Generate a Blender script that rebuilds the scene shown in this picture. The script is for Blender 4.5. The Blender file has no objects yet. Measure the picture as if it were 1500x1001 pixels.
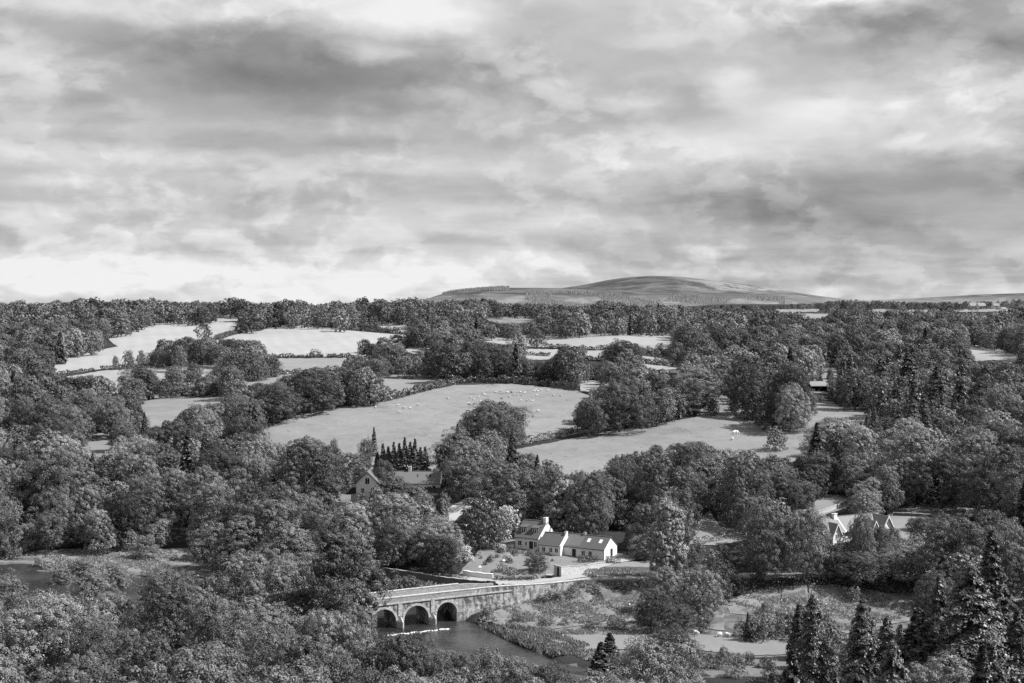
import bpy, bmesh, math, random
import numpy as np
R = math.radians
random.seed(11); rng = np.random.default_rng(11)
scn = bpy.context.scene
COL = scn.collection

# ------------------------------------------------------------------ camera
CAMZ, FPX, CX, CY = 64.0, 2083.33, 750.0, 500.5
PITCH = math.atan((CY - 440.0) / FPX)
cam_d = bpy.data.cameras.new('camera'); cam_d.lens = 50; cam_d.sensor_width = 36
cam_d.clip_start = 1.0; cam_d.clip_end = 60000
cam = bpy.data.objects.new('camera', cam_d); COL.objects.link(cam)
cam.location = (0, 0, CAMZ); cam.rotation_euler = (math.pi/2 - PITCH, 0, 0)
scn.camera = cam

# ------------------------------------------------------------------ sun and sky
SUN_AZ, SUN_EL = R(95), R(48)          # azimuth clockwise from the view axis (+Y)
sd = (math.sin(SUN_AZ)*math.cos(SUN_EL), math.cos(SUN_AZ)*math.cos(SUN_EL), math.sin(SUN_EL))
sun_d = bpy.data.lights.new('sun', 'SUN'); sun_d.energy = 5.0; sun_d.angle = R(0.53); sun_d.color = (1, 1, 1)
sun = bpy.data.objects.new('sun', sun_d); COL.objects.link(sun)
from mathutils import Vector
sun.rotation_euler = Vector(sd).to_track_quat('Z', 'Y').to_euler()

wd = bpy.data.worlds.new('World'); scn.world = wd; wd.use_nodes = True
class G:
    """small helper to write shader maths"""
    def __init__(s, tree): s.t = tree; s.n = tree.nodes; s.l = tree.links
    def new(s, kind, **kw):
        n = s.n.new(kind)
        for k, v in kw.items(): setattr(n, k, v)
        return n
    def put(s, sock, v):
        if hasattr(v, 'is_output'): s.l.new(v, sock)
        else:
            try: sock.default_value = v
            except Exception: sock.default_value = (v, v, v, 1) if len(sock.default_value) == 4 else (v, v, v)
    def m(s, op, a, b=None, c=None, clamp=False):
        n = s.new('ShaderNodeMath', operation=op); n.use_clamp = clamp
        s.put(n.inputs[0], a)
        if b is not None: s.put(n.inputs[1], b)
        if c is not None: s.put(n.inputs[2], c)
        return n.outputs[0]
    def vm(s, op, a, b=None):
        n = s.new('ShaderNodeVectorMath', operation=op)
        s.put(n.inputs[0], a)
        if b is not None: s.put(n.inputs[1], b)
        return n.outputs['Value'] if op in ('DOT_PRODUCT', 'LENGTH') else n.outputs[0]
    def noise(s, vec, scale, detail=5, rough=.55, out=0, dist=0.0):
        n = s.new('ShaderNodeTexNoise'); s.put(n.inputs['Vector'], vec)
        n.inputs['Scale'].default_value = scale; n.inputs['Detail'].default_value = detail
        n.inputs['Roughness'].default_value = rough; n.inputs['Distortion'].default_value = dist
        return n.outputs[out]
    def rng(s, v, a, b, c, d, smooth=False):
        n = s.new('ShaderNodeMapRange'); n.interpolation_type = 'SMOOTHSTEP' if smooth else 'LINEAR'
        s.put(n.inputs[0], v)
        for k, x in zip((1, 2, 3, 4), (a, b, c, d)): s.put(n.inputs[k], x)
        return n.outputs[0]
    def mix(s, f, a, b):
        return s.m('ADD', s.m('MULTIPLY', a, s.m('SUBTRACT', 1.0, f)), s.m('MULTIPLY', b, f))

def build_sky():
    g = G(wd.node_tree); g.n.clear()
    geo = g.new('ShaderNodeTexCoord'); dvec = geo.outputs['Generated']
    sx = g.new('ShaderNodeSeparateXYZ'); g.l.new(dvec, sx.inputs[0])
    az = g.m('ARCTAN2', sx.outputs[0], sx.outputs[1]); el = g.m('ARCSINE', sx.outputs[2])
    cb = g.new('ShaderNodeCombineXYZ'); g.l.new(az, cb.inputs[0]); g.l.new(el, cb.inputs[1]); p = cb.outputs[0]
    # a slow warp so nothing keeps a plain outline
    wv = g.noise(g.vm('MULTIPLY', p, (7, 16, 1)), 1.0, 6, .62, 1)
    w0 = g.vm('SUBTRACT', wv, (.5, .5, .5))
    q = g.vm('ADD', p, g.vm('MULTIPLY', w0, (.075, .028, 0)))
    wv2 = g.noise(g.vm('MULTIPLY', p, (30, 60, 1)), 1.0, 5, .6, 1)
    q2 = g.vm('ADD', q, g.vm('MULTIPLY', g.vm('SUBTRACT', wv2, (.5, .5, .5)), (.03, .016, 0)))
    acc = None
    # cloud masses: photo x, y, half width, half height, tone, softness(1 soft, 2 crisp)
    blobs = [(400, 92, 380, 84, -.19), (580, 128, 260, 56, -.09), (230, 60, 250, 52, -.06), (430, 112, 200, 60, -.05), (350, 195, 620, 80, -.045), (1150, 375, 560, 70, -.045), (800, 180, 500, 120, -.03),
             (570, 10, 200, 52, .17), (330, 28, 160, 30, .13), (130, 22, 140, 26, .08), (545, 78, 70, 22, .16), (30, 40, 90, 26, -.08),
             (60, 108, 190, 26, .06), (240, 170, 420, 26, -.05), (120, 240, 270, 20, .08), (600, 245, 220, 20, .08), (90, 280, 110, 16, .06), (620, 150, 80, 16, .08),
             (330, 215, 330, 22, -.05), (560, 290, 280, 26, -.02),
             (100, 402, 190, 50, .17), (420, 412, 300, 54, .16), (700, 395, 240, 50, .06), (60, 355, 200, 22, -.03),
             (1290, 300, 430, 72, -.12), (1080, 280, 300, 40, -.06), (1420, 262, 220, 34, -.10), (1130, 318, 230, 26, -.10), (940, 300, 160, 18, -.04),
             (1310, 62, 200, 60, -.20), (1430, 24, 150, 32, -.08), (1270, 8, 130, 26, .16), (1480, 98, 64, 44, -.16), (1240, 62, 50, 18, .10),
             (1075, 128, 60, 36, .14), (930, 152, 80, 26, .12), (1160, 165, 110, 40, .09), (1330, 165, 200, 50, .07), (1050, 215, 260, 40, .07),
             (900, 235, 180, 34, .05), (1440, 215, 130, 22, .08), (840, 70, 230, 60, -.04), (960, 60, 90, 18, .06), (780, 20, 90, 40, -.04),
             (770, 372, 90, 26, .08), (880, 358, 60, 22, -.05), (950, 366, 70, 26, -.08), (1040, 362, 60, 10, .10), (1300, 385, 330, 46, -.05), (800, 330, 260, 16, .05),
             (1100, 400, 260, 22, .04)]
    for bx, by, rx, ry, amp in blobs:
        u0 = math.atan((bx-CX)/FPX); v0 = math.atan((440-by)/FPX)
        dlt = g.vm('SUBTRACT', q2, (u0, v0, 0))
        s = g.vm('MULTIPLY', dlt, (FPX/rx, FPX/ry, 0))
        r2 = g.vm('DOT_PRODUCT', s, s)
        f = g.m('SUBTRACT', 1.0, g.m('MULTIPLY', r2, .72), clamp=True)
        f = g.m('MULTIPLY', f, g.m('MULTIPLY', f, amp))
        acc = f if acc is None else g.m('ADD', acc, f)
    # a sheet of cloud overhead seen in perspective: bright thin edges, grey thick bellies
    zz = g.m('ADD', g.m('MAXIMUM', sx.outputs[2], 0.0), .12)
    cp = g.new('ShaderNodeCombineXYZ'); g.put(cp.inputs[0], g.m('DIVIDE', sx.outputs[0], zz)); g.put(cp.inputs[1], g.m('DIVIDE', sx.outputs[1], zz)); P = cp.outputs[0]
    Pw = g.vm('ADD', P, g.vm('MULTIPLY', g.vm('SUBTRACT', g.noise(P, .9, 3, .5, 1), (.5, .5, .5)), (.7, .7, 0)))
    nA = g.noise(Pw, .75, 7, .56); nS = g.noise(g.vm('ADD', Pw, (.12, .08, 0)), .75, 5, .56)
    D = g.rng(nA, .44, .66, 0, 1, True)
    edge = g.m('MULTIPLY', g.rng(nA, .36, .49, 0, 1, True), g.rng(nA, .49, .64, 1, 0, True))
    # heaped cumulus: rounded heads lit from above, at the scale they keep towards the horizon
    pb = g.vm('MULTIPLY', q, (26, 40, 1))
    b1 = g.noise(pb, 1.0, 6, .52); b2 = g.noise(g.vm('ADD', pb, (.10, .34, 0)), 1.0, 4, .5)
    puff = g.m('MULTIPLY', g.m('SUBTRACT', b1, b2), .28)
    pm = g.m('MAXIMUM', g.rng(g.noise(g.vm('MULTIPLY', q, (6, 11, 1)), 1.0, 3, .5), .40, .58, .1, 1.0, True), g.rng(el, .02, .07, .9, 0.0, True))
    heads = g.m('MULTIPLY', g.rng(b1, .46, .575, 0, 1, True), .052)
    cloud = g.m('ADD', .782, acc)
    cloud = g.m('ADD', cloud, g.m('MULTIPLY', edge, .04))
    cloud = g.m('SUBTRACT', cloud, g.m('MULTIPLY', D, .065))
    cloud = g.m('ADD', cloud, g.m('MULTIPLY', g.m('SUBTRACT', nA, nS), .24))
    cloud = g.m('ADD', cloud, g.m('MULTIPLY', g.m('ADD', puff, heads), pm))
    cloud = g.m('MINIMUM', g.m('MAXIMUM', cloud, .42), .95)
    lin = g.m('POWER', cloud, 2.3)
    # the clear air between: Nishita sky, in black and white
    sk = g.new('ShaderNodeTexSky', sky_type='NISHITA'); sk.sun_disc = False
    sk.sun_elevation = SUN_EL; sk.sun_rotation = SUN_AZ
    bw = g.new('ShaderNodeRGBToBW'); g.l.new(sk.outputs[0], bw.inputs[0])
    clear = g.m('MULTIPLY', bw.outputs[0], .10)
    gap = g.rng(g.noise(g.vm('MULTIPLY', q, (6, 22, 1)), 1.0, 6, .6), .58, .72, 0.0, .3, True)
    val = g.mix(gap, lin, g.m('MINIMUM', clear, .6))
    bg = g.new('ShaderNodeBackground'); g.l.new(val, bg.inputs[0]); bg.inputs[1].default_value = .57
    out = g.new('ShaderNodeOutputWorld'); g.l.new(bg.outputs[0], out.inputs[0])
build_sky()
wd.cycles.sampling_method = 'NONE'

scn.view_settings.view_transform = 'Standard'; scn.view_settings.look = 'None'
scn.view_settings.exposure = 0.8; scn.view_settings.gamma = 1.0
cy = scn.cycles
cy.max_bounces = 4; cy.diffuse_bounces = 2; cy.glossy_bounces = 2; cy.transmission_bounces = 2; cy.transparent_max_bounces = 4
cy.caustics_reflective = False; cy.caustics_refractive = False
cy.use_denoising = False
cy.use_adaptive_sampling = False

# ------------------------------------------------------------------ materials (black-and-white photograph: neutral greys)
def new_mat(name):
    m = bpy.data.materials.new(name); m.use_nodes = True; m.node_tree.nodes.clear()
    return m, G(m.node_tree)
def finish(g, shader):
    o = g.new('ShaderNodeOutputMaterial'); g.l.new(shader, o.inputs[0])
def principled(g, col, rough=.85, spec=.25, bump=None, bdist=.1, bstr=.5):
    b = g.new('ShaderNodeBsdfPrincipled'); g.put(b.inputs['Base Color'], col)
    b.inputs['Roughness'].default_value = rough; b.inputs['Specular IOR Level'].default_value = spec
    if bump is not None:
        bn = g.new('ShaderNodeBump'); bn.inputs['Strength'].default_value = bstr; bn.inputs['Distance'].default_value = bdist
        g.l.new(bump, bn.inputs['Height']); g.l.new(bn.outputs[0], b.inputs['Normal'])
    return b.outputs[0]

def leaf_mat(name, val, trans=.28, gloss=.05, var=(.72, 1.35)):
    val *= .9
    m, g = new_mat(name)
    oi = g.new('ShaderNodeObjectInfo'); at = g.new('ShaderNodeAttribute', attribute_name='tint')
    c = g.m('MULTIPLY', g.m('MULTIPLY', at.outputs['Fac'], val), g.rng(oi.outputs['Random'], 0, 1, *var))
    d = g.new('ShaderNodeBsdfDiffuse'); g.l.new(c, d.inputs[0])
    t = g.new('ShaderNodeBsdfTranslucent'); g.l.new(c, t.inputs[0])
    mx = g.new('ShaderNodeMixShader'); mx.inputs[0].default_value = trans
    g.l.new(d.outputs[0], mx.inputs[1]); g.l.new(t.outputs[0], mx.inputs[2])
    gl = g.new('ShaderNodeBsdfGlossy'); gl.inputs['Roughness'].default_value = .45; gl.inputs[0].default_value = (.9, .9, .9, 1)
    m2 = g.new('ShaderNodeMixShader'); m2.inputs[0].default_value = gloss
    g.l.new(mx.outputs[0], m2.inputs[1]); g.l.new(gl.outputs[0], m2.inputs[2])
    finish(g, m2.outputs[0]); return m

def ground_mat(name, base, amp, big=.02, fine=1.2, lines=None, bump=.25, patch=None):
    """grass or soil: broad mottling, fine tufts, optional mowing lines (angle, spacing, strength), optional dark patches"""
    base *= .88; m, g = new_mat(name)
    co = g.new('ShaderNodeNewGeometry').outputs['Position']
    a = g.noise(co, big, 4, .6); b = g.noise(co, fine, 5, .7); c = g.noise(co, big*6, 5, .65)
    v = g.m('ADD', g.m('MULTIPLY', g.m('SUBTRACT', a, .5), 1.3), g.m('MULTIPLY', g.m('SUBTRACT', b, .5), 1.0))
    v = g.m('ADD', v, g.m('MULTIPLY', g.m('SUBTRACT', c, .5), 1.2))
    if lines:
        ang, sp, st = lines
        wv = g.vm('DOT_PRODUCT', co, (math.cos(ang)/sp, math.sin(ang)/sp, 0))
        wv = g.m('ADD', wv, g.m('MULTIPLY', a, 1.5))
        v = g.m('ADD', v, g.m('MULTIPLY', g.m('SINE', g.m('MULTIPLY', wv, 6.283)), st))
    val = g.m('MULTIPLY', base, g.m('ADD', 1.0, g.m('MULTIPLY', v, amp)))
    if patch:
        sc, lo, hi, k = patch
        pm = g.rng(g.noise(co, sc, 5, .65, dist=.6), lo, hi, 0, 1, True)
        val = g.mix(pm, val, g.m('MULTIPLY', val, k))
    val = g.m('MAXIMUM', val, .01)
    finish(g, principled(g, val, .95, .1, b, .35, bump)); return m

M = {}
M['floor']    = ground_mat('woodland_floor', .035, .8, .03, 1.0, bump=.6)
M['hay']      = ground_mat('hay_stubble', .31, .2, .012, .5, (R(15), 9, .14))
M['hay2']     = ground_mat('cut_meadow', .27, .24, .012, .5, (R(28), 8, .14))
M['pasture']  = ground_mat('pasture_grass', .20, .42, .02, .7, patch=(.06, .57, .70, .74))
M['pasture2'] = ground_mat('grazed_grass', .21, .36, .02, .7)
M['rough']    = ground_mat('rough_meadow', .19, .5, .05, .9, bump=.7, patch=(.13, .5, .62, .55))
M['valley']   = ground_mat('valley_grass', .15, .5, .05, .9, bump=.7, patch=(.1, .5, .62, .6))
M['bright']   = ground_mat('dry_meadow', .20, .25, .04, .9)
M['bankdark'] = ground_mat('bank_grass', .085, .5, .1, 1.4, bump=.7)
M['road']     = ground_mat('road_surface', .27, .12, .08, 2.0, bump=.1)
M['lane']     = ground_mat('gravel_lane', .33, .16, .08, 2.0, bump=.1)
M['soil']     = ground_mat('garden_soil', .19, .4, .2, 1.6, bump=.6)

M['oak']   = leaf_mat('leaf_dark', .078, .12, .015, (.55, 1.5))
M['ash']   = leaf_mat('leaf_mid', .14, .15, .015, (.55, 1.5))
M['syc']   = leaf_mat('leaf_broad', .125, .12, .02, (.55, 1.5))
M['light'] = leaf_mat('leaf_light', .225, .14, .025, (.8, 1.25))
M['willow']= leaf_mat('leaf_grey', .165, .15, .03, (.65, 1.35))
M['pale']  = leaf_mat('leaf_silver', .55, .15, .05, (.9, 1.1))
M['con']   = leaf_mat('needle_dark', .075, .12, .04, (.75, 1.3))
M['con2']  = leaf_mat('needle_mid', .11, .15, .05, (.8, 1.25))
M['con3']  = leaf_mat('needle_light', .19, .15, .03, (.8, 1.25))
M['hedge'] = leaf_mat('hedge_leaf', .085, .22, .04, (.8, 1.25))
M['shrub'] = leaf_mat('shrub_leaf', .135, .14, .04, (.65, 1.35))
M['grassb']= leaf_mat('grass_blade', .27, .35, .04, (.95, 1.05))
M['grassd']= leaf_mat('sedge_blade', .22, .35, .04, (.95, 1.05))

def bark_mat():
    m, g = new_mat('bark'); co = g.new('ShaderNodeTexCoord').outputs['Object']
    n = g.noise(g.vm('MULTIPLY', co, (3, 3, .7)), 1.5, 5, .7)
    finish(g, principled(g, g.rng(n, .3, .7, .05, .17), .95, .1, n, .05)); return m
M['bark'] = bark_mat()
def simple(name, v, amp=.12, sc=2.0, rough=.8, spec=.25, bump=.2):
    m, g = new_mat(name); co = g.new('ShaderNodeTexCoord').outputs['Object']
    n = g.noise(co, sc, 6, .65)
    finish(g, principled(g, g.m('MULTIPLY', v, g.m('ADD', 1-amp, g.m('MULTIPLY', n, 2*amp))), rough, spec, n, .03, bump)); return m
def stone(name, v, dark, lo=.42, hi=.62, sc=.55, streak=True, joints=2.2):
    """lime-stained rubble: weather patches, vertical streaks, rubble cells"""
    m, g = new_mat(name); co = g.new('ShaderNodeTexCoord').outputs['Object']
    a = g.noise(co, sc, 6, .7, dist=.4); b = g.noise(g.vm('MULTIPLY', co, (1.6, 1.6, .35)), 1.0, 5, .7)
    vo = g.new('ShaderNodeTexVoronoi', feature='F1'); g.put(vo.inputs['Vector'], g.vm('MULTIPLY', co, (1, 1, 1.7))); vo.inputs['Scale'].default_value = joints
    cell = g.new('ShaderNodeSeparateColor'); g.l.new(vo.outputs['Color'], cell.inputs[0])
    f = g.rng(g.m('ADD', g.m('MULTIPLY', a, .55), g.m('MULTIPLY', b, .45 if streak else .0001)), lo, hi, 0, 1, True)
    val = g.mix(f, v, dark)
    val = g.m('MULTIPLY', val, g.rng(cell.outputs[0], 0, 1, .78, 1.15))
    finish(g, principled(g, val, .9, .15, g.m('SUBTRACT', 1.0, vo.outputs['Distance']), .06, .5)); return m
M['bridge'] = stone('bridge_masonry', .46, .10, .42, .58)
M['arch']   = stone('arch_stone', .44, .22, .5, .7, .8)
M['coping'] = stone('coping_stone', .30, .14, .45, .65, .9, False)
M['rubble'] = stone('rubble_wall', .40, .22, .48, .66, .8, False, 3.0)
M['mosswall'] = stone('mossy_wall', .10, .05, .4, .65, .8, False, 3.0)
M['white']  = simple('whitewash', .72, .06, 1.0)
M['trim']   = simple('white_paint', .80, .03, 1.0, .5)
M['slate']  = simple('slate_roof', .085, .28, 1.6, .7, .3)
M['slate2'] = simple('pale_slate', .12, .22, 1.6, .7, .3)
M['lodge_slate'] = simple('lodge_slate', .17, .2, 1.6, .7, .3)
M['rendered'] = simple('grey_render', .68, .12, .8)
M['tin']    = simple('tin_roof', .2, .1, .8, .5)
M['dark']   = simple('dark_timber', .03, .3, 2.0)
M['wood']   = simple('weathered_wood', .22, .25, 2.0)
M['metal']  = simple('white_enamel', .6, .05, 1.0, .4)
def glass():
    m, g = new_mat('window_glass'); finish(g, principled(g, .018, .08, .5)); return m
M['glass'] = glass()
M['sheepw'] = simple('fleece', .55, .1, 6.0, .95, .05)
M['sheepd'] = simple('dark_fleece', .12, .2, 6.0, .95, .05)
M['cow']    = simple('white_hide', .74, .06, 3.0, .8, .1)
def water():
    m, g = new_mat('river_water'); co = g.new('ShaderNodeNewGeometry').outputs['Position']
    a = g.noise(g.vm('MULTIPLY', co, (1.0, .55, 1)), 1.3, 5, .6); b = g.noise(co, .12, 3, .5)
    g2 = g.m('ADD', a, g.m('MULTIPLY', b, .6))
    b0 = g.new('ShaderNodeBsdfPrincipled'); b0.inputs['Roughness'].default_value = .12
    g.put(b0.inputs['Base Color'], g.rng(b, .4, .6, .018, .045)); b0.inputs['Specular IOR Level'].default_value = .5
    bn = g.new('ShaderNodeBump'); bn.inputs['Strength'].default_value = .55; bn.inputs['Distance'].default_value = .25
    g.l.new(g2, bn.inputs['Height']); g.l.new(bn.outputs[0], b0.inputs['Normal'])
    finish(g, b0.outputs[0]); return m
M['water'] = water()
M['foam'] = simple('white_water', .6, .25, 3.0, .6)
def moor():
    m, g = new_mat('moorland'); co = g.new('ShaderNodeNewGeometry').outputs['Position']
    a = g.noise(co, .0032, 8, .72, dist=1.2); b = g.noise(g.vm('MULTIPLY', co, (1, .5, 1.4)), .009, 8, .78)
    z = g.new('ShaderNodeSeparateXYZ'); g.l.new(co, z.inputs[0])
    heath = g.mix(g.rng(a, .42, .60, 0, 1, True), .045, .115)
    scree = g.rng(g.m('ADD', b, g.m('MULTIPLY', a, .5)), .82, .92, 0, 1, True)
    # pale stony ground on the eastern shoulder of the summit
    sh = g.m('MULTIPLY', g.rng(z.outputs[0], 650, 1150, 0, 1, True), g.rng(z.outputs[0], 1300, 1750, 1, 0, True))
    sh = g.m('MULTIPLY', sh, g.rng(z.outputs[2], 92, 118, 0, 1, True))
    v = g.mix(g.m('MULTIPLY', g.rng(b, .42, .56, 0, 1, True), sh), heath, .22)
    v = g.mix(g.m('MULTIPLY', scree, .4), v, .22)
    grass = g.mix(g.rng(b, .45, .6, 0, 1, True), .11, .18)
    v = g.mix(g.rng(z.outputs[2], 60, 92, 1, 0, True), v, grass)
    finish(g, principled(g, v, .95, .05)); return m
M['moor'] = moor()

# ------------------------------------------------------------------ object helpers
def tag(o, label=None, cat=None, group=None, kind=None):
    if label: o['label'] = label
    if cat: o['category'] = cat
    if group: o['group'] = group
    if kind: o['kind'] = kind
    return o
def empty(name, loc, rz=0, sc=None):
    o = bpy.data.objects.new(name, None); COL.objects.link(o); o.location = loc; o.rotation_euler = (0, 0, rz)
    o.empty_display_size = .5
    if sc: o.scale = sc
    return o
def link_mesh(name, me, parent=None, loc=None):
    o = bpy.data.objects.new(name, me); COL.objects.link(o)
    if parent: o.parent = parent
    if loc is not None: o.location = loc
    return o
def np_mesh(name, V, Q, mats, tint=None, smooth=False, mi=None):
    """V (n,3), Q (m,4) quads (repeat last index is not allowed) or (m,3)"""
    V = np.ascontiguousarray(V, dtype=np.float32); Q = np.ascontiguousarray(Q, dtype=np.int32); k = Q.shape[1]
    me = bpy.data.meshes.new(name)
    me.vertices.add(len(V)); me.vertices.foreach_set('co', V.ravel())
    me.loops.add(Q.size); me.loops.foreach_set('vertex_index', Q.ravel())
    me.polygons.add(len(Q)); me.polygons.foreach_set('loop_start', np.arange(0, Q.size, k, dtype=np.int32))
    for m in (mats if isinstance(mats, (list, tuple)) else [mats]): me.materials.append(m)
    if mi is not None: me.polygons.foreach_set('material_index', np.ascontiguousarray(mi, dtype=np.int32))
    me.update(calc_edges=True)
    if tint is not None:
        at = me.attributes.new('tint', 'FLOAT', 'POINT'); at.data.foreach_set('value', np.ascontiguousarray(tint, dtype=np.float32))
    if smooth: me.polygons.foreach_set('use_smooth', np.ones(len(Q), dtype=bool))
    return me
class MB:
    """collects boxes, prisms and polygons into one mesh"""
    def __init__(s): s.v = []; s.f = []
    def poly(s, pts, faces):
        b = len(s.v); s.v += [tuple(p) for p in pts]; s.f += [tuple(b+i for i in f) for f in faces]; return s
    def box(s, x0, x1, y0, y1, z0, z1):
        return s.poly([(x0,y0,z0),(x1,y0,z0),(x1,y1,z0),(x0,y1,z0),(x0,y0,z1),(x1,y0,z1),(x1,y1,z1),(x0,y1,z1)],
                      [(0,3,2,1),(4,5,6,7),(0,1,5,4),(1,2,6,5),(2,3,7,6),(3,0,4,7)])
    def extrude(s, prof, axis, a0, a1):
        """prof: list of 2-D points; axis 'x' -> prof is (y,z); axis 'y' -> prof is (x,z)"""
        n = len(prof)
        mk = (lambda p, a: (a, p[0], p[1])) if axis == 'x' else (lambda p, a: (p[0], a, p[1]))
        pts = [mk(p, a0) for p in prof] + [mk(p, a1) for p in prof]
        return s.poly(pts, [tuple(range(n))[::-1], tuple(range(n, 2*n))] + [(i, (i+1) % n, n+(i+1) % n, n+i) for i in range(n)])
    def build(s, name, mat, parent=None, loc=None):
        me = bpy.data.meshes.new(name); me.from_pydata(s.v, [], s.f); me.materials.append(mat)
        bm = bmesh.new(); bm.from_mesh(me); bmesh.ops.recalc_face_normals(bm, faces=bm.faces); bm.to_mesh(me); bm.free()
        return link_mesh(name, me, parent, loc)
def tube(path, radii, seg=6):
    P = np.array(path, float); V = []; Q = []
    for i, p in enumerate(P):
        t = P[min(i+1, len(P)-1)] - P[max(i-1, 0)]; t /= np.linalg.norm(t) + 1e-9
        a = np.cross(t, (0.3, 1, .1)); a /= np.linalg.norm(a) + 1e-9; b = np.cross(t, a)
        for k in range(seg):
            an = 2*math.pi*k/seg; V.append(p + radii[i]*(a*math.cos(an) + b*math.sin(an)))
    for i in range(len(P)-1):
        for k in range(seg):
            Q.append((i*seg+k, i*seg+(k+1) % seg, (i+1)*seg+(k+1) % seg, (i+1)*seg+k))
    return np.array(V), np.array(Q)
def join_vq(parts):
    V = []; Q = []; n = 0
    for v, q in parts: V.append(v); Q.append(q+n); n += len(v)
    return np.concatenate(V), np.concatenate(Q)

# ------------------------------------------------------------------ terrain
def sm(a, b, x): t = np.clip((x-a)/(b-a), 0, 1); return t*t*(3-2*t)
YS = np.arange(-200, 14000, 2.0)
def prof(pts, w):
    y, z = zip(*pts); t = np.interp(YS, y, z); k = np.exp(-.5*(np.arange(-3*w, 3*w+1)/w)**2); k /= k.sum()
    return np.convolve(np.pad(t, 3*w, mode='edge'), k, 'valid')
near = [(-200, -30), (-60, -8), (0, -5), (60, -26), (120, -46), (165, -58), (195, -62.3)]
P_C = prof(near + [(277, -62.4), (298, -58.0), (320, -56), (360, -53), (400, -50), (450, -45), (525, -40), (600, -36), (720, -31), (900, -21.8), (1080, -15.5), (1250, -9.5), (1400, -10), (1800, -16), (4000, -40), (14000, -60)], 3)
P_L = prof(near + [(335, -62.2), (352, -61.5), (372, -56.5), (400, -52.5), (450, -46), (530, -40), (600, -36), (720, -31), (900, -21.8), (1080, -15.5), (1250, -9.5), (1400, -10), (1800, -16), (4000, -40), (14000, -60)], 3)
P_R = prof(near + [(284, -62.3), (294, -58.6), (304, -57.9), (330, -57), (360, -54), (400, -50), (450, -45), (525, -40), (600, -36), (720, -31), (900, -25.5), (1200, -21), (1600, -17.5), (2200, -13.5), (3000, -10.5), (3600, -10), (4500, -20), (14000, -60)], 3)
RIVER = np.array([(-260, 345), (-170, 330), (-118, 317), (-82, 306), (-52, 296), (-34, 286), (-25, 278), (-20.5, 270), (-13, 255), (-3, 236), (12, 224), (40, 214), (90, 206), (170, 200), (300, 196)], float)
RIV_HW = 11.5
UB = np.array((math.cos(R(26)), math.sin(R(26)))); NB = np.array((-UB[1], UB[0])); PB = np.array((-10.8, 277.4))   # bridge axis and near-face origin
DECK_N = 3.2                                     # centre line lies this far behind the near face
ROADP = np.array([(10.5, 291.3), (13.5, 293.0), (18, 294.3), (26, 295.0), (45, 295.8), (80, 297.5), (130, 302)], float)
def deck_z(s): return 5.75 + np.clip((np.asarray(s, float)+20)/40, -.5, 1.2)*.45
def seg_dist(x, y, PL):
    d = np.full(np.shape(x), 1e9)
    for a, b in zip(PL[:-1], PL[1:]):
        ab = b-a; t = np.clip(((x-a[0])*ab[0]+(y-a[1])*ab[1])/(ab@ab), 0, 1)
        d = np.minimum(d, np.hypot(x-a[0]-t*ab[0], y-a[1]-t*ab[1]))
    return d
def height(x, y):
    x = np.asarray(x, float); y = np.asarray(y, float); yy = np.maximum(y, 1.0)
    t = x/yy
    C, L, Rr = (np.interp(y, YS, p) for p in (P_C, P_L, P_R))
    wl = sm(-.07, -.17, t); wr = sm(.05, .16, t)
    z = C*(1-wl-wr) + L*wl + Rr*wr
    am = sm(330, 480, y)*(1-sm(1500, 4000, y)*.5)
    z = z + am*(1.1*np.sin(x*.019+1.3)*np.sin(y*.012+.4) + .7*np.sin(x*.043+y*.021) + .45*np.sin(x*.09-y*.05+2))
    z = z + .12*np.sin(x*.31+1)*np.sin(y*.27) + CAMZ
    # river channel
    d = seg_dist(x, y, RIVER); k = sm(RIV_HW+5, RIV_HW-1.5, d)
    z = np.where(y < 360, z*(1-k) + (-.9)*k, z)
    # road platform behind the near wall face
    s = (x-PB[0])*UB[0]+(y-PB[1])*UB[1]; n = (x-PB[0])*NB[0]+(y-PB[1])*NB[1]
    kp = sm(1.0, 2.2, n)*sm(9.5, 6.6, n)*sm(-.5, 1.5, s)*sm(34, 27, s)
    z = z*(1-kp) + (deck_z(s)-.25)*kp
    dr = seg_dist(x, y, ROADP); kr = sm(6.5, 3.1, dr)*sm(9, 13, x)*sm(128, 110, x)
    z = z*(1-kr) + (6.15+np.clip((x-12)/120, 0, 1)*.6)*kr
    return z
def gz(x, y): return float(height(np.array([x]), np.array([y]))[0])
sp_, cp_ = math.sin(PITCH), math.cos(PITCH)
TT = np.concatenate([np.arange(120, 420, .5), np.geomspace(420, 9000, 900)])
def p2g(px, py, tmin=120):
    """photo pixel -> point of the ground it shows"""
    a = (px-CX)/FPX; b = (CY-py)/FPX
    dx, dy, dz = a, cp_ + b*sp_, -sp_ + b*cp_
    y = TT[TT >= tmin]; x = dx/dy*y; z = CAMZ + dz/dy*y
    h = height(x, y); below = np.nonzero(z <= h)[0]
    if len(below) == 0: return None
    i = below[0]
    if i > 0:
        f0, f1 = z[i-1]-h[i-1], z[i]-h[i]; t = f0/(f0-f1+1e-9)
        Y = y[i-1]+(y[i]-y[i-1])*t
    else: Y = y[0]
    X = dx/dy*Y
    return np.array((X, Y, gz(X, Y)))
def g2p(x, y, z):
    x = np.asarray(x, float); y = np.asarray(y, float); zz = np.asarray(z, float)-CAMZ
    f = y*cp_ - zz*sp_; u = y*sp_ + zz*cp_
    return CX + FPX*x/f, CY - FPX*u/f, f

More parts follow.
